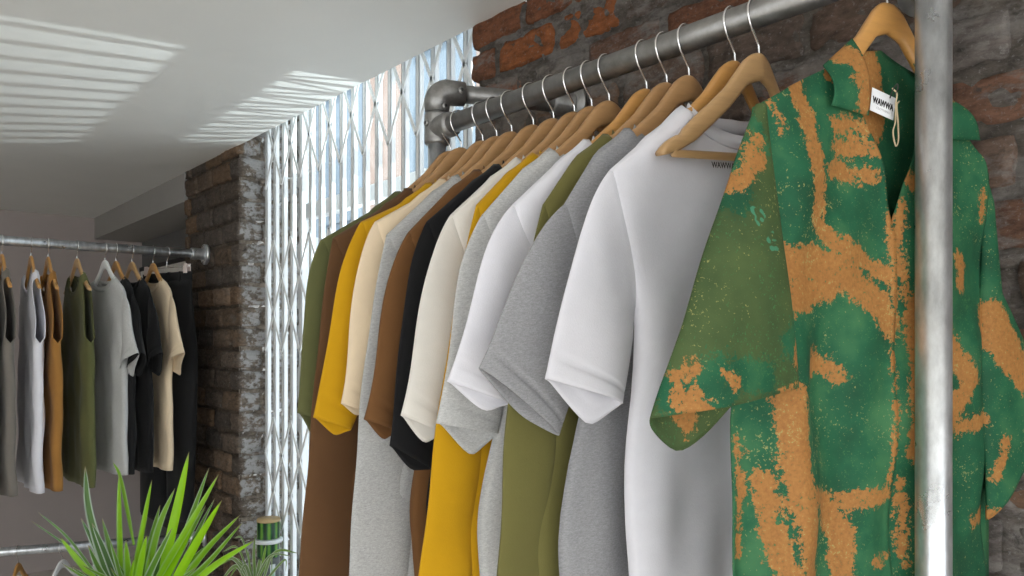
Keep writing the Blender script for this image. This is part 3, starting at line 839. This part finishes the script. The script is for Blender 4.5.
# back of the shirt seen inside the open neck
TOPL = sorted([tuple(cp(*p)) for p in [(757, 105), (794, 85), (832, 67), (944, 106), (962, 126), (982, 162)]])
g = []
for i in range(40):
    row = []
    for j in range(31):
        s_ = -1 + 2 * j / 30
        x0 = s_ * 0.232
        top = interp(TOPL, x0) - 0.006 if abs(x0) > 0.085 else -0.108 - 0.02 * abs(x0) / 0.085
        z = top + (-0.98 - top) * (i / 39) ** 1.3
        row.append((x0, z, cw(x0, z, -0.008 - 0.004 * math.sin(x0 * 30) + 0.008 * sm(0.1, 0.22, abs(x0)))))
    g.append(row)
print_mesh('back_panel', g, [([(-0.05, -0.10), (-0.025, -0.2)], 30)], None, shirt)
# placket
def strip(name, pts, wid, off, mat, parent, thick=0.0016):
    bm = bmesh.new(); prev = None
    for k, (px, py) in enumerate(pts):
        x, z = cp(px, py)
        a = bm.verts.new(cw(x - wid / 2, z, bulge(x - wid / 2, z) + off)); b = bm.verts.new(cw(x + wid / 2, z, bulge(x + wid / 2, z) + off))
        if prev: bm.faces.new((prev[0], prev[1], b, a))
        prev = (a, b)
    return mesh_obj(name, bm, mat, parent, True, thick)
# collar leaves
def leaf(corners, off, n=14, strokes=None):
    g = []
    A, B, C_, D = [Vector(cp(*p)) for p in corners]
    for i in range(n + 1):
        row = []
        for j in range(n + 1):
            p = A.lerp(B, j / n).lerp(D.lerp(C_, j / n), i / n)
            lift = off + 0.012 * math.sin(PI * min(1, i / n * 0.9)) + 0.004
            row.append((p.x, p.y, cw(p.x, p.y, bulge(p.x, p.y) + lift)))
        g.append(row)
    return print_mesh('collar', g, strokes, None, shirt, gdef=0.9)
CT_ = to_g([([(838, 52), (850, 62), (858, 106)], 13), ([(846, 84), (856, 100)], 8)])
leaf([(827, 64), (853, 38), (863, 117), (826, 107)], 0.004, strokes=CT_)
leaf([(918, 62), (946, 96), (973, 142), (930, 140)], 0.004, strokes=to_g([([(935, 90), (945, 100)], 5)]))
# sleeves
def sleeve(outer, inner, tan_s, grn_s, gl, y0, y1, b1, dip, wall_clip=False, nr=70, nph=64):
    O = [cp(*p, y0 + (y1 - y0) * k / (len(outer) - 1)) for k, p in enumerate(outer)]; I = [cp(*p, y0 + (y1 - y0) * k / (len(inner) - 1)) for k, p in enumerate(inner)]
    grid = []
    for i in range(nr + 1):
        t = i / nr
        o, inn = path_at(O, t), path_at(I, t)
        c = (o + inn) / 2; hw = (o - inn) / 2
        b = 0.006 + (b1 - 0.006) * sm(0, 0.8, t)
        row = []
        for k in range(nph):
            a = 2 * PI * k / nph
            ca, sa = math.cos(a), math.sin(a)
            p = c + hw * ca
            y = y0 + (y1 - y0) * t + b * math.copysign(abs(sa) ** 1.2, sa) + 0.003 * t * math.sin(p.x * 40 + p.y * 18)
            z = p.y - dip * max(0, -sa) ** 1.0 * t ** 4 * max(0, 1.08 - math.sqrt(((ca - 0.55) / 0.9) ** 2 + 0.01))
            q = cw(p.x, z, y)
            if wall_clip:
                lim = WALL - 0.03 - RX
                if q.x > lim - 0.04: q.x = lim - 0.04 + 0.04 * (1 - math.exp(-(q.x - lim + 0.04) / 0.04))
            row.append((p.x, z, q))
        grid.append(row)
    return print_mesh('sleeve', grid, tan_s, grn_s, shirt, gl, close=True)
sleeve([(757, 104), (738, 155), (704, 255), (672, 350), (652, 418)], [(765, 106), (777, 200), (788, 300), (797, 387)], ST_g, SG_g, GLg, 0.010, 0.042, 0.022, 0.055)
sleeve([(980, 158), (994, 200), (1000, 290), (1052, 404)], [(974, 170), (984, 230), (982, 320), (986, 520)], TANg, None, None, 0.006, 0.020, 0.016, 0.02, True)
hanger(CO + Vector((0.004, 0, 0.012)), math.radians(-12.1), 'golden wooden hanger carrying the green printed overshirt', 'wood_orange', -0.03, tilt=0.0, sx=0.84)
# woven neck label and its tag cord
lab_c = cp(883, 104, 0.014)
lab = bmesh.new()
LW, LH = 0.046, 0.030
box(lab, (-LW / 2, -LH / 2, -0.0006), (LW / 2, LH / 2, 0.0), 0.0)
lo = mesh_obj('neck_label', lab, m_plain('white_satin_label', (0.82, 0.84, 0.86), 0.5), shirt, False)
lo['label'] = 'white woven neck label with black lettering'
Rm = Matrix((( CU.x, 0, CN.x), (CU.y, 0, CN.y), (0, 1, 0)))          # label x, y, normal
lo.rotation_euler = (Rm @ Matrix.Rotation(math.radians(-9), 3, 'Z')).to_euler(); lo.location = cw(lab_c[0], lab_c[1], 0.014)
def letter(txt, size, mat, parent, loc, bold=0.0, sx=1.0):
    me = text_mesh(txt, size, bold); me.materials.append(mat)
    o = bpy.data.objects.new('lettering', me); o.location = loc; o.scale = (sx, 1, 1); link(o, parent); return o
ink = m_plain('black_ink', (0.01, 0.01, 0.01), 0.6); inkg = m_plain('grey_ink', (0.5, 0.5, 0.52), 0.6)
letter('WAWWA', 0.0112, ink, lo, (0.0, 0.000, 0.0002), 0.0005, 0.80)
letter('CLOTHING', 0.0042, inkg, lo, (0.001, -0.0085, 0.0002), 0.0, 1.25)
bm = bmesh.new()
cpts = [(893, 88), (897, 94), (895, 104), (896, 122), (893, 132), (895, 146), (899, 140), (898, 122), (896, 106), (900, 101)]
sweep(bm, catmull([cw(*cp(*p), 0.021 + 0.001 * (k % 3)) for k, p in enumerate(cpts)], 5), 0.0011, 6)
mesh_obj('tag_cord', bm, m_plain('natural_cord', srgb(190, 172, 140), 0.9), shirt)
bm = bmesh.new(); sweep(bm, catmull([cw(*cp(*p), 0.022) for p in [(890, 98), (893, 90), (897, 84), (898, 88), (894, 96)]], 5), 0.0009, 6)
mesh_obj('safety_pin', bm, M['screw'], shirt)
# print under the neckline of the nearest white t-shirt
wt = [o for o in COL.objects if o.get('label', '').startswith('white t-shirt nearest')][0]
pw, pz = on_plane(722, 166, (RX, wt.location.y - 0.02, RZ), (1, 0))
lt_ = letter('WAWWA', 0.013, ink, wt, (0, 0, 0), 0.0)
lt_.location = (pw * math.cos(TILT) - pz * math.sin(TILT), -0.0225, pw * math.sin(TILT) + pz * math.cos(TILT))
lt_.name = 'neck_print'; lt_.rotation_euler = (PI / 2, 0, 0)

# ------------------------------------------------------------------ second rack
def rx2(px): return on_plane(px, 250, (0, Y2, CAMZ), (1, 0))[0]
R2 = [  # colour, kind, hook px, twist, label, hanger
 ('white', 'tank', -15, 1, 'white tank top cut by the left edge of the picture', 'wood'),
 ('stone', 'tank', 2, 1, 'stone grey tank top on the upper rail, leftmost full one', 'wood_orange'),
 ('white', 'tank', 31, 0, 'white tank top on the upper rail between stone grey and tan ones', 'wood_orange'),
 ('tan', 'tank', 48, 0, 'tan brown tank top on the upper rail beside the white one', 'wood_orange'),
 ('olive', 'tank', 77, 3, 'olive green tank top in the middle of the upper rail', 'wood_pale'),
 ('ltgrey', 't_shirt', 105, 7, 'light grey t-shirt on a white hanger on the upper rail', 'plastic_white'),
 ('black', 't_shirt', 116, 4, 'black t-shirt on the upper rail next to the light grey t-shirt', 'wood_orange'),
 ('black', 't_shirt', 132, 5, 'black t-shirt on the upper rail next to the cream t-shirt', 'wood_pale'),
 ('cream', 't_shirt', 153, 4, 'cream t-shirt on the upper rail between a black t-shirt and black trousers', 'wood_orange'),
]
for i, (c, kind, px, tw, lab_, hg) in enumerate(R2):
    X = rx2(px); rz = PI / 2 + math.radians(tw)
    if kind == 'tank':
        garment('tank_top', lab_, 'tank top', (X, Y2, Z2), rz, C[c], S=(0.150, -0.166), H1=(0, 0), H2=(0, 0), ux=0.225, uz=-0.44, bx=0.24, zb=-1.08, bend=0.0, nw=0.10, th=0.020, fold=0.006,
                seed=40 + i, wall=1, sleeves=False, tank=True, front=1, neck_drop=0.09, group='tops on the upper rail by the pier', near=1, nx=36, ny=36)
    else:
        garment('t_shirt', lab_, 't-shirt', (X, Y2, Z2), rz, C[c], S=(0.232, -0.225), H1=(0.36, -0.49), H2=(0.20, -0.57), ux=0.235, uz=-0.44, bx=0.24, zb=-1.04, bend=0.0, th=0.018, fold=0.006,
                seed=40 + i, wall=1, front=1, sth=0.019, dip=0.06, group='tops on the upper rail by the pier', near=1, nx=36, ny=36)
    hanger((X, Y2, Z2), rz, ('white plastic' if hg == 'plastic_white' else 'wooden') + ' hanger holding the ' + lab_.split(' on the')[0].split(' cut')[0].split(' in the')[0].split(' on a')[0] + (' next to the cream one' if px == 132 else ' next to the light grey one' if px == 116 else ' at the left edge' if px == -15 else ' beside the tan one' if px == 31 else '') + ', upper rail', hg, 0.0, tilt=0.0, group='hangers on the upper rail')
# black trousers on a clip hanger
X = rx2(167); rz = PI / 2 + math.radians(17)
ch = empty('clip_hanger', (X, Y2, Z2), rz, 'metal clip hanger gripping the black trousers by the pier', 'hanger')
bm = bmesh.new(); hook_mesh(bm); mesh_obj('hook', bm, M['chrome'], ch)
bm = bmesh.new(); sweep(bm, [(-0.19, 0, -0.078), (0.19, 0, -0.078)], 0.0025, 10); mesh_obj('bar', bm, M['chrome'], ch)
for xx in (-0.16, 0.16):
    bm = bmesh.new(); box(bm, (xx - 0.014, -0.012, -0.112), (xx + 0.014, -0.008, -0.066), 0.001); box(bm, (xx - 0.014, 0.008, -0.112), (xx + 0.014, 0.012, -0.066), 0.001); box(bm, (xx - 0.01, -0.008, -0.084), (xx + 0.01, 0.008, -0.072))
    o = mesh_obj('clip', bm, m_plain('pink_white_clip', (0.75, 0.64, 0.60), 0.4), ch, False)
tr_ = empty('trousers', (X, Y2, Z2), rz, 'black denim trousers hanging beside the dark brick pier', 'trousers')
def trouser_leg(sgn):
    bm = bmesh.new(); rings = []
    for i in range(41):
        t = i / 40; z = -0.145 - t * 1.16
        xo = 0.195 + 0.045 * sm(0, 0.35, t) - 0.04 * t; xi = -0.004 + 0.03 * sm(0.25, 1, t)
        if sgn < 0: pass
        ring = []
        for k in range(28):
            a = 2 * PI * k / 28; ca, sa = math.cos(a), math.sin(a)
            x = (xo + xi) / 2 + (xo - xi) / 2 * ca
            y = (0.012 + 0.022 * sm(0, 0.3, t)) * math.copysign(abs(sa) ** 0.8, sa) + 0.006 * t * math.sin(x * 40 + z * 4 + sgn)
            ring.append(bm.verts.new((sgn * x, y, z)))
        rings.append(ring)
    for i in range(40):
        for k in range(28): bm.faces.new((rings[i][k], rings[i][(k + 1) % 28], rings[i + 1][(k + 1) % 28], rings[i + 1][k]))
    return mesh_obj('leg', bm, C['denim'], tr_, True, 0.002)
trouser_leg(1); trouser_leg(-1)
bm = bmesh.new(); ring0 = []
for z in (-0.104, -0.125, -0.15):
    ring0.append([bm.verts.new((0.197 * math.cos(2 * PI * k / 36), 0.010 * math.sin(2 * PI * k / 36) + 0.003 * math.sin(k), z)) for k in range(36)])
for a, b in zip(ring0, ring0[1:]):
    for k in range(36): bm.faces.new((a[k], a[(k + 1) % 36], b[(k + 1) % 36], b[k]))
mesh_obj('waistband', bm, C['denim'], tr_, True, 0.003)
for xx in (-0.12, 0.12, -0.03):
    bm = bmesh.new(); box(bm, (xx - 0.005, -0.014, -0.152), (xx + 0.005, 0.0145, -0.102), 0.001); mesh_obj('belt_loop', bm, C['denim'], tr_)
# lower rail: hangers whose clothes are out of the picture
lowr = [o for o in COL.objects if o.get('label', '').startswith('lower galv')][0]
ang = lowr.rotation_euler[2]
def on_low(px):
    ux_, uy_ = math.cos(ang), math.sin(ang)
    w_, _ = on_plane(px, 545, (WALL, Y2, Z3), (ux_, uy_)); return Vector((WALL + ux_ * w_, Y2 + uy_ * w_, Z3))
for px, mt, lb in ((18, 'wood_orange', 'wooden hanger on the lower rail at the left edge'), (62, 'plastic_white', 'white hanger on the lower rail beside the wooden one'), (99, 'plastic_white', 'white hanger on the lower rail half hidden by the spiky plant')):
    hanger(on_low(px), PI / 2 + ang - math.radians(20 if mt == 'plastic_white' else 4), lb, mt, 0.0, tilt=0.0, group='hangers on the lower rail')

# ------------------------------------------------------------------ plants
def leaf_mat(name, c1, c2, edge):
    t = NT(name)
    v = t.attr('hue')['Fac']; e = t.attr('rib')['Fac']; tip = t.attr('tip')['Fac']
    c = t.mix(v, c1, c2)
    c = t.mix(t.math('MULTIPLY', t.ramp(e, [(0.55, 0.0), (0.8, 1.0)]), t.math('SUBTRACT', 1.0, v)), c, edge)
    c = t.mix(t.ramp(tip, [(0.90, 0.0), (0.985, 0.85)]), c, srgb(150, 130, 100))
    t.color(c); t.p(Roughness=0.4)
    tl = t.node('ShaderNodeBsdfTranslucent'); t.t.links.new(c, tl.inputs[0])
    m_ = t.node('ShaderNodeMixShader'); m_.inputs[0].default_value = 0.45
    t.t.links.new(t.b.outputs[0], m_.inputs[1]); t.t.links.new(tl.outputs[0], m_.inputs[2]); t.t.links.new(m_.outputs[0], t.out.inputs[0])
    return t.m
def blades(bm, lays, pts, wid, hue, twist=0.0, n=8):
    lh, lr, lt = lays
    P = catmull(pts, n)
    view = Vector((-ST, -CT, 0.25))
    rows = []
    for i, p in enumerate(P):
        t = i / (len(P) - 1)
        d = (P[min(i + 1, len(P) - 1)] - P[max(i - 1, 0)]).normalized()
        side = d.cross(view).normalized()
        nrm = side.cross(d).normalized()
        side = (side * math.cos(twist) + nrm * math.sin(twist)).normalized(); nrm = side.cross(d).normalized()
        w_ = wid * min(1, 0.55 + t * 2.2) * (1 - t ** 2.6) ** 0.8 + 0.0002
        r = []
        for q, zf in ((-1, 0.22), (-0.5, 0.05), (0, -0.10), (0.5, 0.05), (1, 0.22)):
            v = bm.verts.new(p + side * q * w_ + nrm * zf * w_); v[lh] = hue; v[lr] = abs(q); v[lt] = t; r.append(v)
        rows.append(r)
    for a, b in zip(rows, rows[1:]):
        for k in range(4): bm.faces.new((a[k], a[k + 1], b[k + 1], b[k]))
def lays_of(bm): return tuple(bm.verts.layers.float.new(n) for n in ('hue', 'rib', 'tip'))
PD = 2.0
LV = [  # tip, middle, base (pixels), half width (pixels), hue, depth shift
 ((189, 452), (177, 510), (160, 585), 5.2, 1, 0), ((85, 466), (90, 515), (112, 590), 4.2, .15, 0), ((119, 474), (120, 520), (122, 590), 4.5, .75, .03), ((113, 462), (121, 480), (134, 545), 2.0, .6, .12),
 ((152, 480), (144, 525), (132, 592), 4.6, .85, -.04), ((175, 488), (158, 530), (144, 592), 4.0, .6, .05), ((209, 468), (192, 515), (165, 590), 3.2, .4, .08), ((219, 474), (190, 525), (150, 592), 4.2, .8, -.06),
 ((222, 500), (196, 545), (168, 595), 5.5, 1, -.10), ((240, 515), (205, 552), (172, 598), 4.2, .75, 0), ((243, 522), (205, 566), (165, 600), 4.0, .55, -.05), ((60, 537), (78, 560), (106, 592), 3.2, .85, -.04), ((38, 512), (70, 540), (108, 592), 1.8, .2, .05),
 ((81, 518), (96, 548), (116, 592), 3.6, .1, .02), ((92, 523), (104, 550), (120, 592), 3.4, .1, -.03), ((102, 518), (112, 555), (124, 592), 3.6, .3, 0), ((147, 535), (142, 560), (136, 592), 4.2, .9, -.1), ((172, 528), (156, 560), (140, 594), 3.6, .3, -.08),
 ((206, 505), (184, 545), (160, 592), 3.2, .5, .1), ((180, 515), (165, 550), (150, 592), 3.6, .15, .04), ((255, 540), (215, 565), (170, 602), 3.6, .9, -.06), ((195, 520), (178, 555), (156, 594), 4.2, 1, -.02), ((126, 540), (128, 565), (130, 594), 4.5, .6, -.08),
 ((30, 520), (74, 552), (112, 596), 1.6, .15, .1), ((215, 498), (196, 535), (170, 592), 2.4, .3, .12), ((160, 505), (150, 545), (140, 592), 3.6, .45, .1), ((110, 540), (118, 565), (126, 596), 4, .35, -.1), ((88, 545), (100, 570), (118, 598), 3.6, .2, -.12)]
pl = empty('potted_plant', (at_d(140, 640, PD).x, at_d(140, 640, PD).y, 0.80), 0, 'spiky plant with bright green sword leaves in front of the hanging clothes', 'plant')
bm = bmesh.new(); ly = lays_of(bm)
for tip, md, bs, wd, hue, dd in LV:
    blades(bm, ly, [at_d(*bs, PD + dd * 0.3) - pl.location, at_d(*md, PD + dd * 0.7) - pl.location, at_d(*tip, PD + dd) - pl.location], wd / F * PD, hue, random.Random(int(tip[0])).uniform(-0.5, 0.5))
base = at_d(140, 640, PD)
rr = random.Random(8)
for i in range(36):
    a = rr.uniform(0, 2 * PI); R_ = rr.uniform(0.05, 0.20); h_ = rr.uniform(0.12, 0.24)
    b0 = Vector((rr.uniform(-.03, .03), rr.uniform(-.03, .03), base.z - 0.80))
    blades(bm, ly, [b0, b0 + Vector((math.cos(a) * R_ * .4, math.sin(a) * R_ * .4, h_ * .6)), b0 + Vector((math.cos(a) * R_, math.sin(a) * R_, h_))], rr.uniform(.006, .011), rr.uniform(0, 1), rr.uniform(-.6, .6))
mesh_obj('foliage', bm, leaf_mat('sword_leaf', srgb(52, 88, 52), srgb(150, 205, 20), srgb(190, 205, 190)), pl)
zs = base.z - 0.80
bm = bmesh.new(); lathe(bm, [(0.07, 0), (0.075, 0.004), (0.10, zs + 0.012), (0.104, zs + 0.012), (0.104, zs + 0.02), (0.094, zs + 0.02), (0.092, zs + 0.002)], (0, 0, 0), 36)
mesh_obj('pot', bm, m_plain('dark_clay_pot', (0.10, 0.095, 0.09), 0.6), pl)
bm = bmesh.new(); lathe(bm, [(0.02, zs - 0.004), (0.093, zs - 0.002), (0.092, zs + 0.006), (0.01, zs + 0.010)], (0, 0, 0), 30); mesh_obj('soil', bm, m_plain('potting_soil', (0.03, 0.022, 0.016), 0.95), pl)
st_ = empty('plant_stand', (pl.location.x, pl.location.y, 0), 0, 'wooden plant stand under the spiky plant, below the picture', 'stand')
bm = bmesh.new(); lathe(bm, [(0.16, 0.775), (0.165, 0.78), (0.165, 0.795), (0.16, 0.80)], (0, 0, 0), 36); mesh_obj('stand_top', bm, M['wood'], st_)
for k in range(3):
    a = k * 2.094 + 0.4; bm = bmesh.new(); sweep(bm, [(0.15 * math.cos(a), 0.15 * math.sin(a), 0), (0.11 * math.cos(a), 0.11 * math.sin(a), 0.776)], [0.011, 0.015], 12); mesh_obj('leg', bm, M['wood'], st_)
# trailing variegated plant on a stool near the window ledge
SD = 3.15
sb = at_d(250, 600, SD)
sp = empty('potted_plant', (sb.x, sb.y, sb.z - 0.16), 0, 'pale striped spider plant trailing beside the green tin at the window', 'plant')
bm = bmesh.new(); ly = lays_of(bm)
for tip, md, bs, wd, hue in [((234, 538), (243, 540), (254, 580), 1.6, .3), ((222, 552), (238, 548), (252, 584), 2, .4), ((208, 572), (232, 558), (252, 584), 2, .2), ((298, 553), (276, 552), (256, 582), 1.8, .5), ((292, 556), (270, 556), (254, 584), 1.4, .1),
        ((272, 573), (271, 556), (262, 584), 1.5, .2), ((215, 590), (236, 566), (250, 590), 2.2, .3), ((255, 535), (254, 556), (256, 590), 1.8, .4), ((266, 545), (264, 556), (258, 590), 1.5, .8), ((240, 575), (246, 566), (254, 592), 2, .1), ((228, 580), (240, 566), (252, 592), 1.6, .6), ((262, 580), (260, 560), (255, 592), 2, .3), ((286, 572), (284, 560), (258, 590), 1.5, .3),
        ((248, 550), (250, 565), (254, 592), 2.4, .5), ((236, 560), (246, 570), (254, 595), 2.2, .2), ((245, 590), (248, 575), (254, 596), 2, .2), ((218, 566), (238, 560), (253, 590), 1.5, .7)]:
    r_ = rr.uniform(-.12, .12)
    blades(bm, ly, [at_d(*bs, SD + r_ * .2) - sp.location, at_d(*md, SD + r_ * .6) - sp.location, at_d(*tip, SD + r_) - sp.location], wd / F * SD, hue, rr.uniform(-.8, .8))
mesh_obj('foliage', bm, leaf_mat('striped_leaf', srgb(120, 140, 96), srgb(130, 170, 50), srgb(205, 210, 190)), sp)
bm = bmesh.new(); lathe(bm, [(0.055, 0), (0.06, 0.003), (0.078, 0.135), (0.082, 0.135), (0.082, 0.15), (0.072, 0.15), (0.07, 0.13)], (0, 0, 0), 30); mesh_obj('pot', bm, m_plain('white_pot', (0.6, 0.6, 0.58), 0.4), sp)
bm = bmesh.new(); lathe(bm, [(0.02, 0.13), (0.071, 0.132), (0.07, 0.138), (0.01, 0.14)], (0, 0, 0), 24); mesh_obj('soil', bm, m_plain('dark_soil', (0.03, 0.022, 0.016), 0.95), sp)
so = empty('stool', (sb.x, sb.y, 0), 0, 'low stool under the spider plant, below the picture', 'stool')
hs_ = sb.z - 0.16
bm = bmesh.new(); lathe(bm, [(0.13, hs_ - 0.025), (0.135, hs_ - 0.02), (0.135, hs_ - 0.004), (0.13, hs_)], (0, 0, 0), 32); mesh_obj('seat', bm, M['wood'], so)
for k in range(3):
    a = k * 2.094; bm = bmesh.new(); sweep(bm, [(0.12 * math.cos(a), 0.12 * math.sin(a), 0), (0.09 * math.cos(a), 0.09 * math.sin(a), hs_ - 0.024)], [0.010, 0.013], 12); mesh_obj('leg', bm, M['wood'], so)
# tins on the window ledge
tp = on_x(268.5, 600, WALL + 0.055)
def tin_mat(name, stops, scale):
    t = NT(name); sx_ = t.node('ShaderNodeSeparateXYZ'); t.t.links.new(t.co, sx_.inputs[0])
    an = t.math('ARCTAN2', sx_.outputs[1], sx_.outputs[0])
    wv = t.math('ADD', t.math('SINE', t.math('MULTIPLY', an, scale)), t.math('MULTIPLY', t.math('SUBTRACT', t.noise(18, 4), 0.5), 1.6))
    t.color(t.ramp(t.math('ADD', t.math('MULTIPLY', wv, 0.3), 0.5), stops)); return t.p(Roughness=0.3)
RT = 11.2 / F * tp.xy.length
RT = 0.049
dt = empty('tin', (tp.x, tp.y, SILL), 0, 'dark grey tin with pale green label standing on the window ledge', 'tin')
zt0 = on_x(268, 556, WALL + 0.055).z - SILL
bm = bmesh.new(); lathe(bm, [(RT, 0), (RT + 0.002, 0.004), (RT, 0.008), (RT, zt0 - 0.008), (RT + 0.002, zt0 - 0.004), (RT, zt0)], (0, 0, 0), 40); mesh_obj('body', bm, m_plain('dark_tin', (0.10, 0.11, 0.115), 0.4), dt)
# printed squares on the tin's front, wrapped to its curve
def wrap_patch(parent, name, a0, a1, z0, z1, mat, r):
    bm = bmesh.new(); pv = None
    for k in range(9):
        a = a0 + (a1 - a0) * k / 8
        q = [bm.verts.new((r * math.cos(a), r * math.sin(a), z)) for z in (z0, z1)]
        if pv: bm.faces.new((pv[0], q[0], q[1], pv[1]))
        pv = q
    return mesh_obj(name, bm, mat, parent, True, 0.0004)
fa = math.atan2(-tp.y, -tp.x)
gl_m = m_plain('pale_green_ink', (0.35, 0.62, 0.45), 0.5); gw_m = m_plain('pale_grey_ink', (0.6, 0.66, 0.66), 0.5)
wrap_patch(dt, 'printed_label', fa - 0.05 + 0.18, fa + 0.62, zt0 - 0.095, zt0 - 0.025, gw_m, RT + 0.0006)
wrap_patch(dt, 'printed_mark', fa + 0.24, fa + 0.52, zt0 - 0.080, zt0 - 0.045, gl_m, RT + 0.0014)
wrap_patch(dt, 'printed_mark', fa - 0.85, fa - 0.15, zt0 - 0.034, zt0 - 0.026, gl_m, RT + 0.0008)
gt = empty('tin', (tp.x, tp.y, SILL + zt0 + 0.001), 0, 'green leafy tin with a tan lid stacked on top of the dark grey tin', 'tin')
zt1 = on_x(268, 521, WALL + 0.055).z - SILL - zt0
bm = bmesh.new(); lathe(bm, [(RT - 0.002, 0), (RT, 0.003), (RT, zt1), (RT - 0.004, zt1)], (0, 0, 0), 40)
mesh_obj('body', bm, tin_mat('green_leaf_print', [(0.2, srgb(10, 46, 26)), (0.5, srgb(26, 88, 44)), (0.8, srgb(110, 160, 60))], 9), gt)
bm = bmesh.new(); lathe(bm, [(RT + 0.001, zt1), (RT + 0.002, zt1 + 0.002), (RT + 0.002, zt1 + 0.010), (RT, zt1 + 0.013)], (0, 0, 0), 40); mesh_obj('lid', bm, m_plain('tan_lid', srgb(186, 160, 116), 0.5), gt)
zr = on_x(268, 540, WALL + 0.055).z - SILL - zt0
bm = bmesh.new()
ri = [[bm.verts.new(((RT + r) * math.cos(2 * PI * k / 40), (RT + r) * math.sin(2 * PI * k / 40), zr + z)) for k in range(40)] for r, z in ((0.001, -0.010), (0.012, -0.007), (0.014, 0.004), (0.001, 0.012))]
for a in range(4):
    for k in range(40): bm.faces.new((ri[a][k], ri[a][(k + 1) % 40], ri[(a + 1) % 4][(k + 1) % 40], ri[(a + 1) % 4][k]))
mesh_obj('band', bm, m_plain('white_band', (0.80, 0.83, 0.85), 0.4), gt)

# ------------------------------------------------------------------ light
w = bpy.data.worlds.new('world'); SC.world = w; w.use_nodes = True
nt = w.node_tree; bg = nt.nodes['Background']
tc = nt.nodes.new('ShaderNodeTexCoord'); sep = nt.nodes.new('ShaderNodeSeparateXYZ'); nt.links.new(tc.outputs['Generated'], sep.inputs[0])
rp = nt.nodes.new('ShaderNodeValToRGB'); nt.links.new(sep.outputs['Z'], rp.inputs[0])
rp.color_ramp.elements[0].color = (0.88, 0.90, 0.92, 1); rp.color_ramp.elements[1].color = (0.74, 0.85, 0.98, 1)
nt.links.new(rp.outputs[0], bg.inputs[0]); bg.inputs[1].default_value = 1.9
def area_portal(name, loc, rot, sx, sy):
    l = bpy.data.lights.new(name, 'AREA'); l.shape = 'RECTANGLE'; l.size = sx; l.size_y = sy
    l.cycles.is_portal = True
    o = bpy.data.objects.new(name, l); o.location = loc; o.rotation_euler = rot; COL.objects.link(o)
area_portal('shop_front_portal', ((XL + WALL) / 2, YF - 0.05, 1.35), (PI / 2, 0, PI), WALL - XL - 0.3, 2.2)
sun = bpy.data.lights.new('sun', 'SUN'); sun.energy = 6.0; sun.angle = math.radians(0.6); sun.color = (1.0, 0.96, 0.90)
su = bpy.data.objects.new('sun', sun); COL.objects.link(su); su.rotation_euler = Vector((0.50 * 0.57, 0.87 * 0.57, -0.82)).to_track_quat('-Z', 'Y').to_euler()
# sunlight glancing up off a windscreen in the street, through the gate on to the ceiling
gl_ = bpy.data.lights.new('windscreen_glint', 'SPOT'); gl_.energy = 140; gl_.spot_size = math.radians(31); gl_.spot_blend = 0.1; gl_.shadow_soft_size = 0.012; gl_.color = (0.93, 1.0, 1.0)
go = bpy.data.objects.new('windscreen_glint', gl_); COL.objects.link(go)
go.location = (2.98, 2.05, CAMZ + 0.12)
go.rotation_euler = (Vector((0.72, 3.2, CEIL)) - go.location).to_track_quat('-Z', 'Y').to_euler()
SC.view_settings.view_transform = 'Standard'; SC.view_settings.look = 'None'; SC.view_settings.gamma = 1; SC.view_settings.use_curve_mapping = False
SC.view_settings.exposure = 0.98
SC.cycles.use_denoising = True
SC.cycles.max_bounces = 10; SC.cycles.diffuse_bounces = 6; SC.cycles.transparent_max_bounces = 16
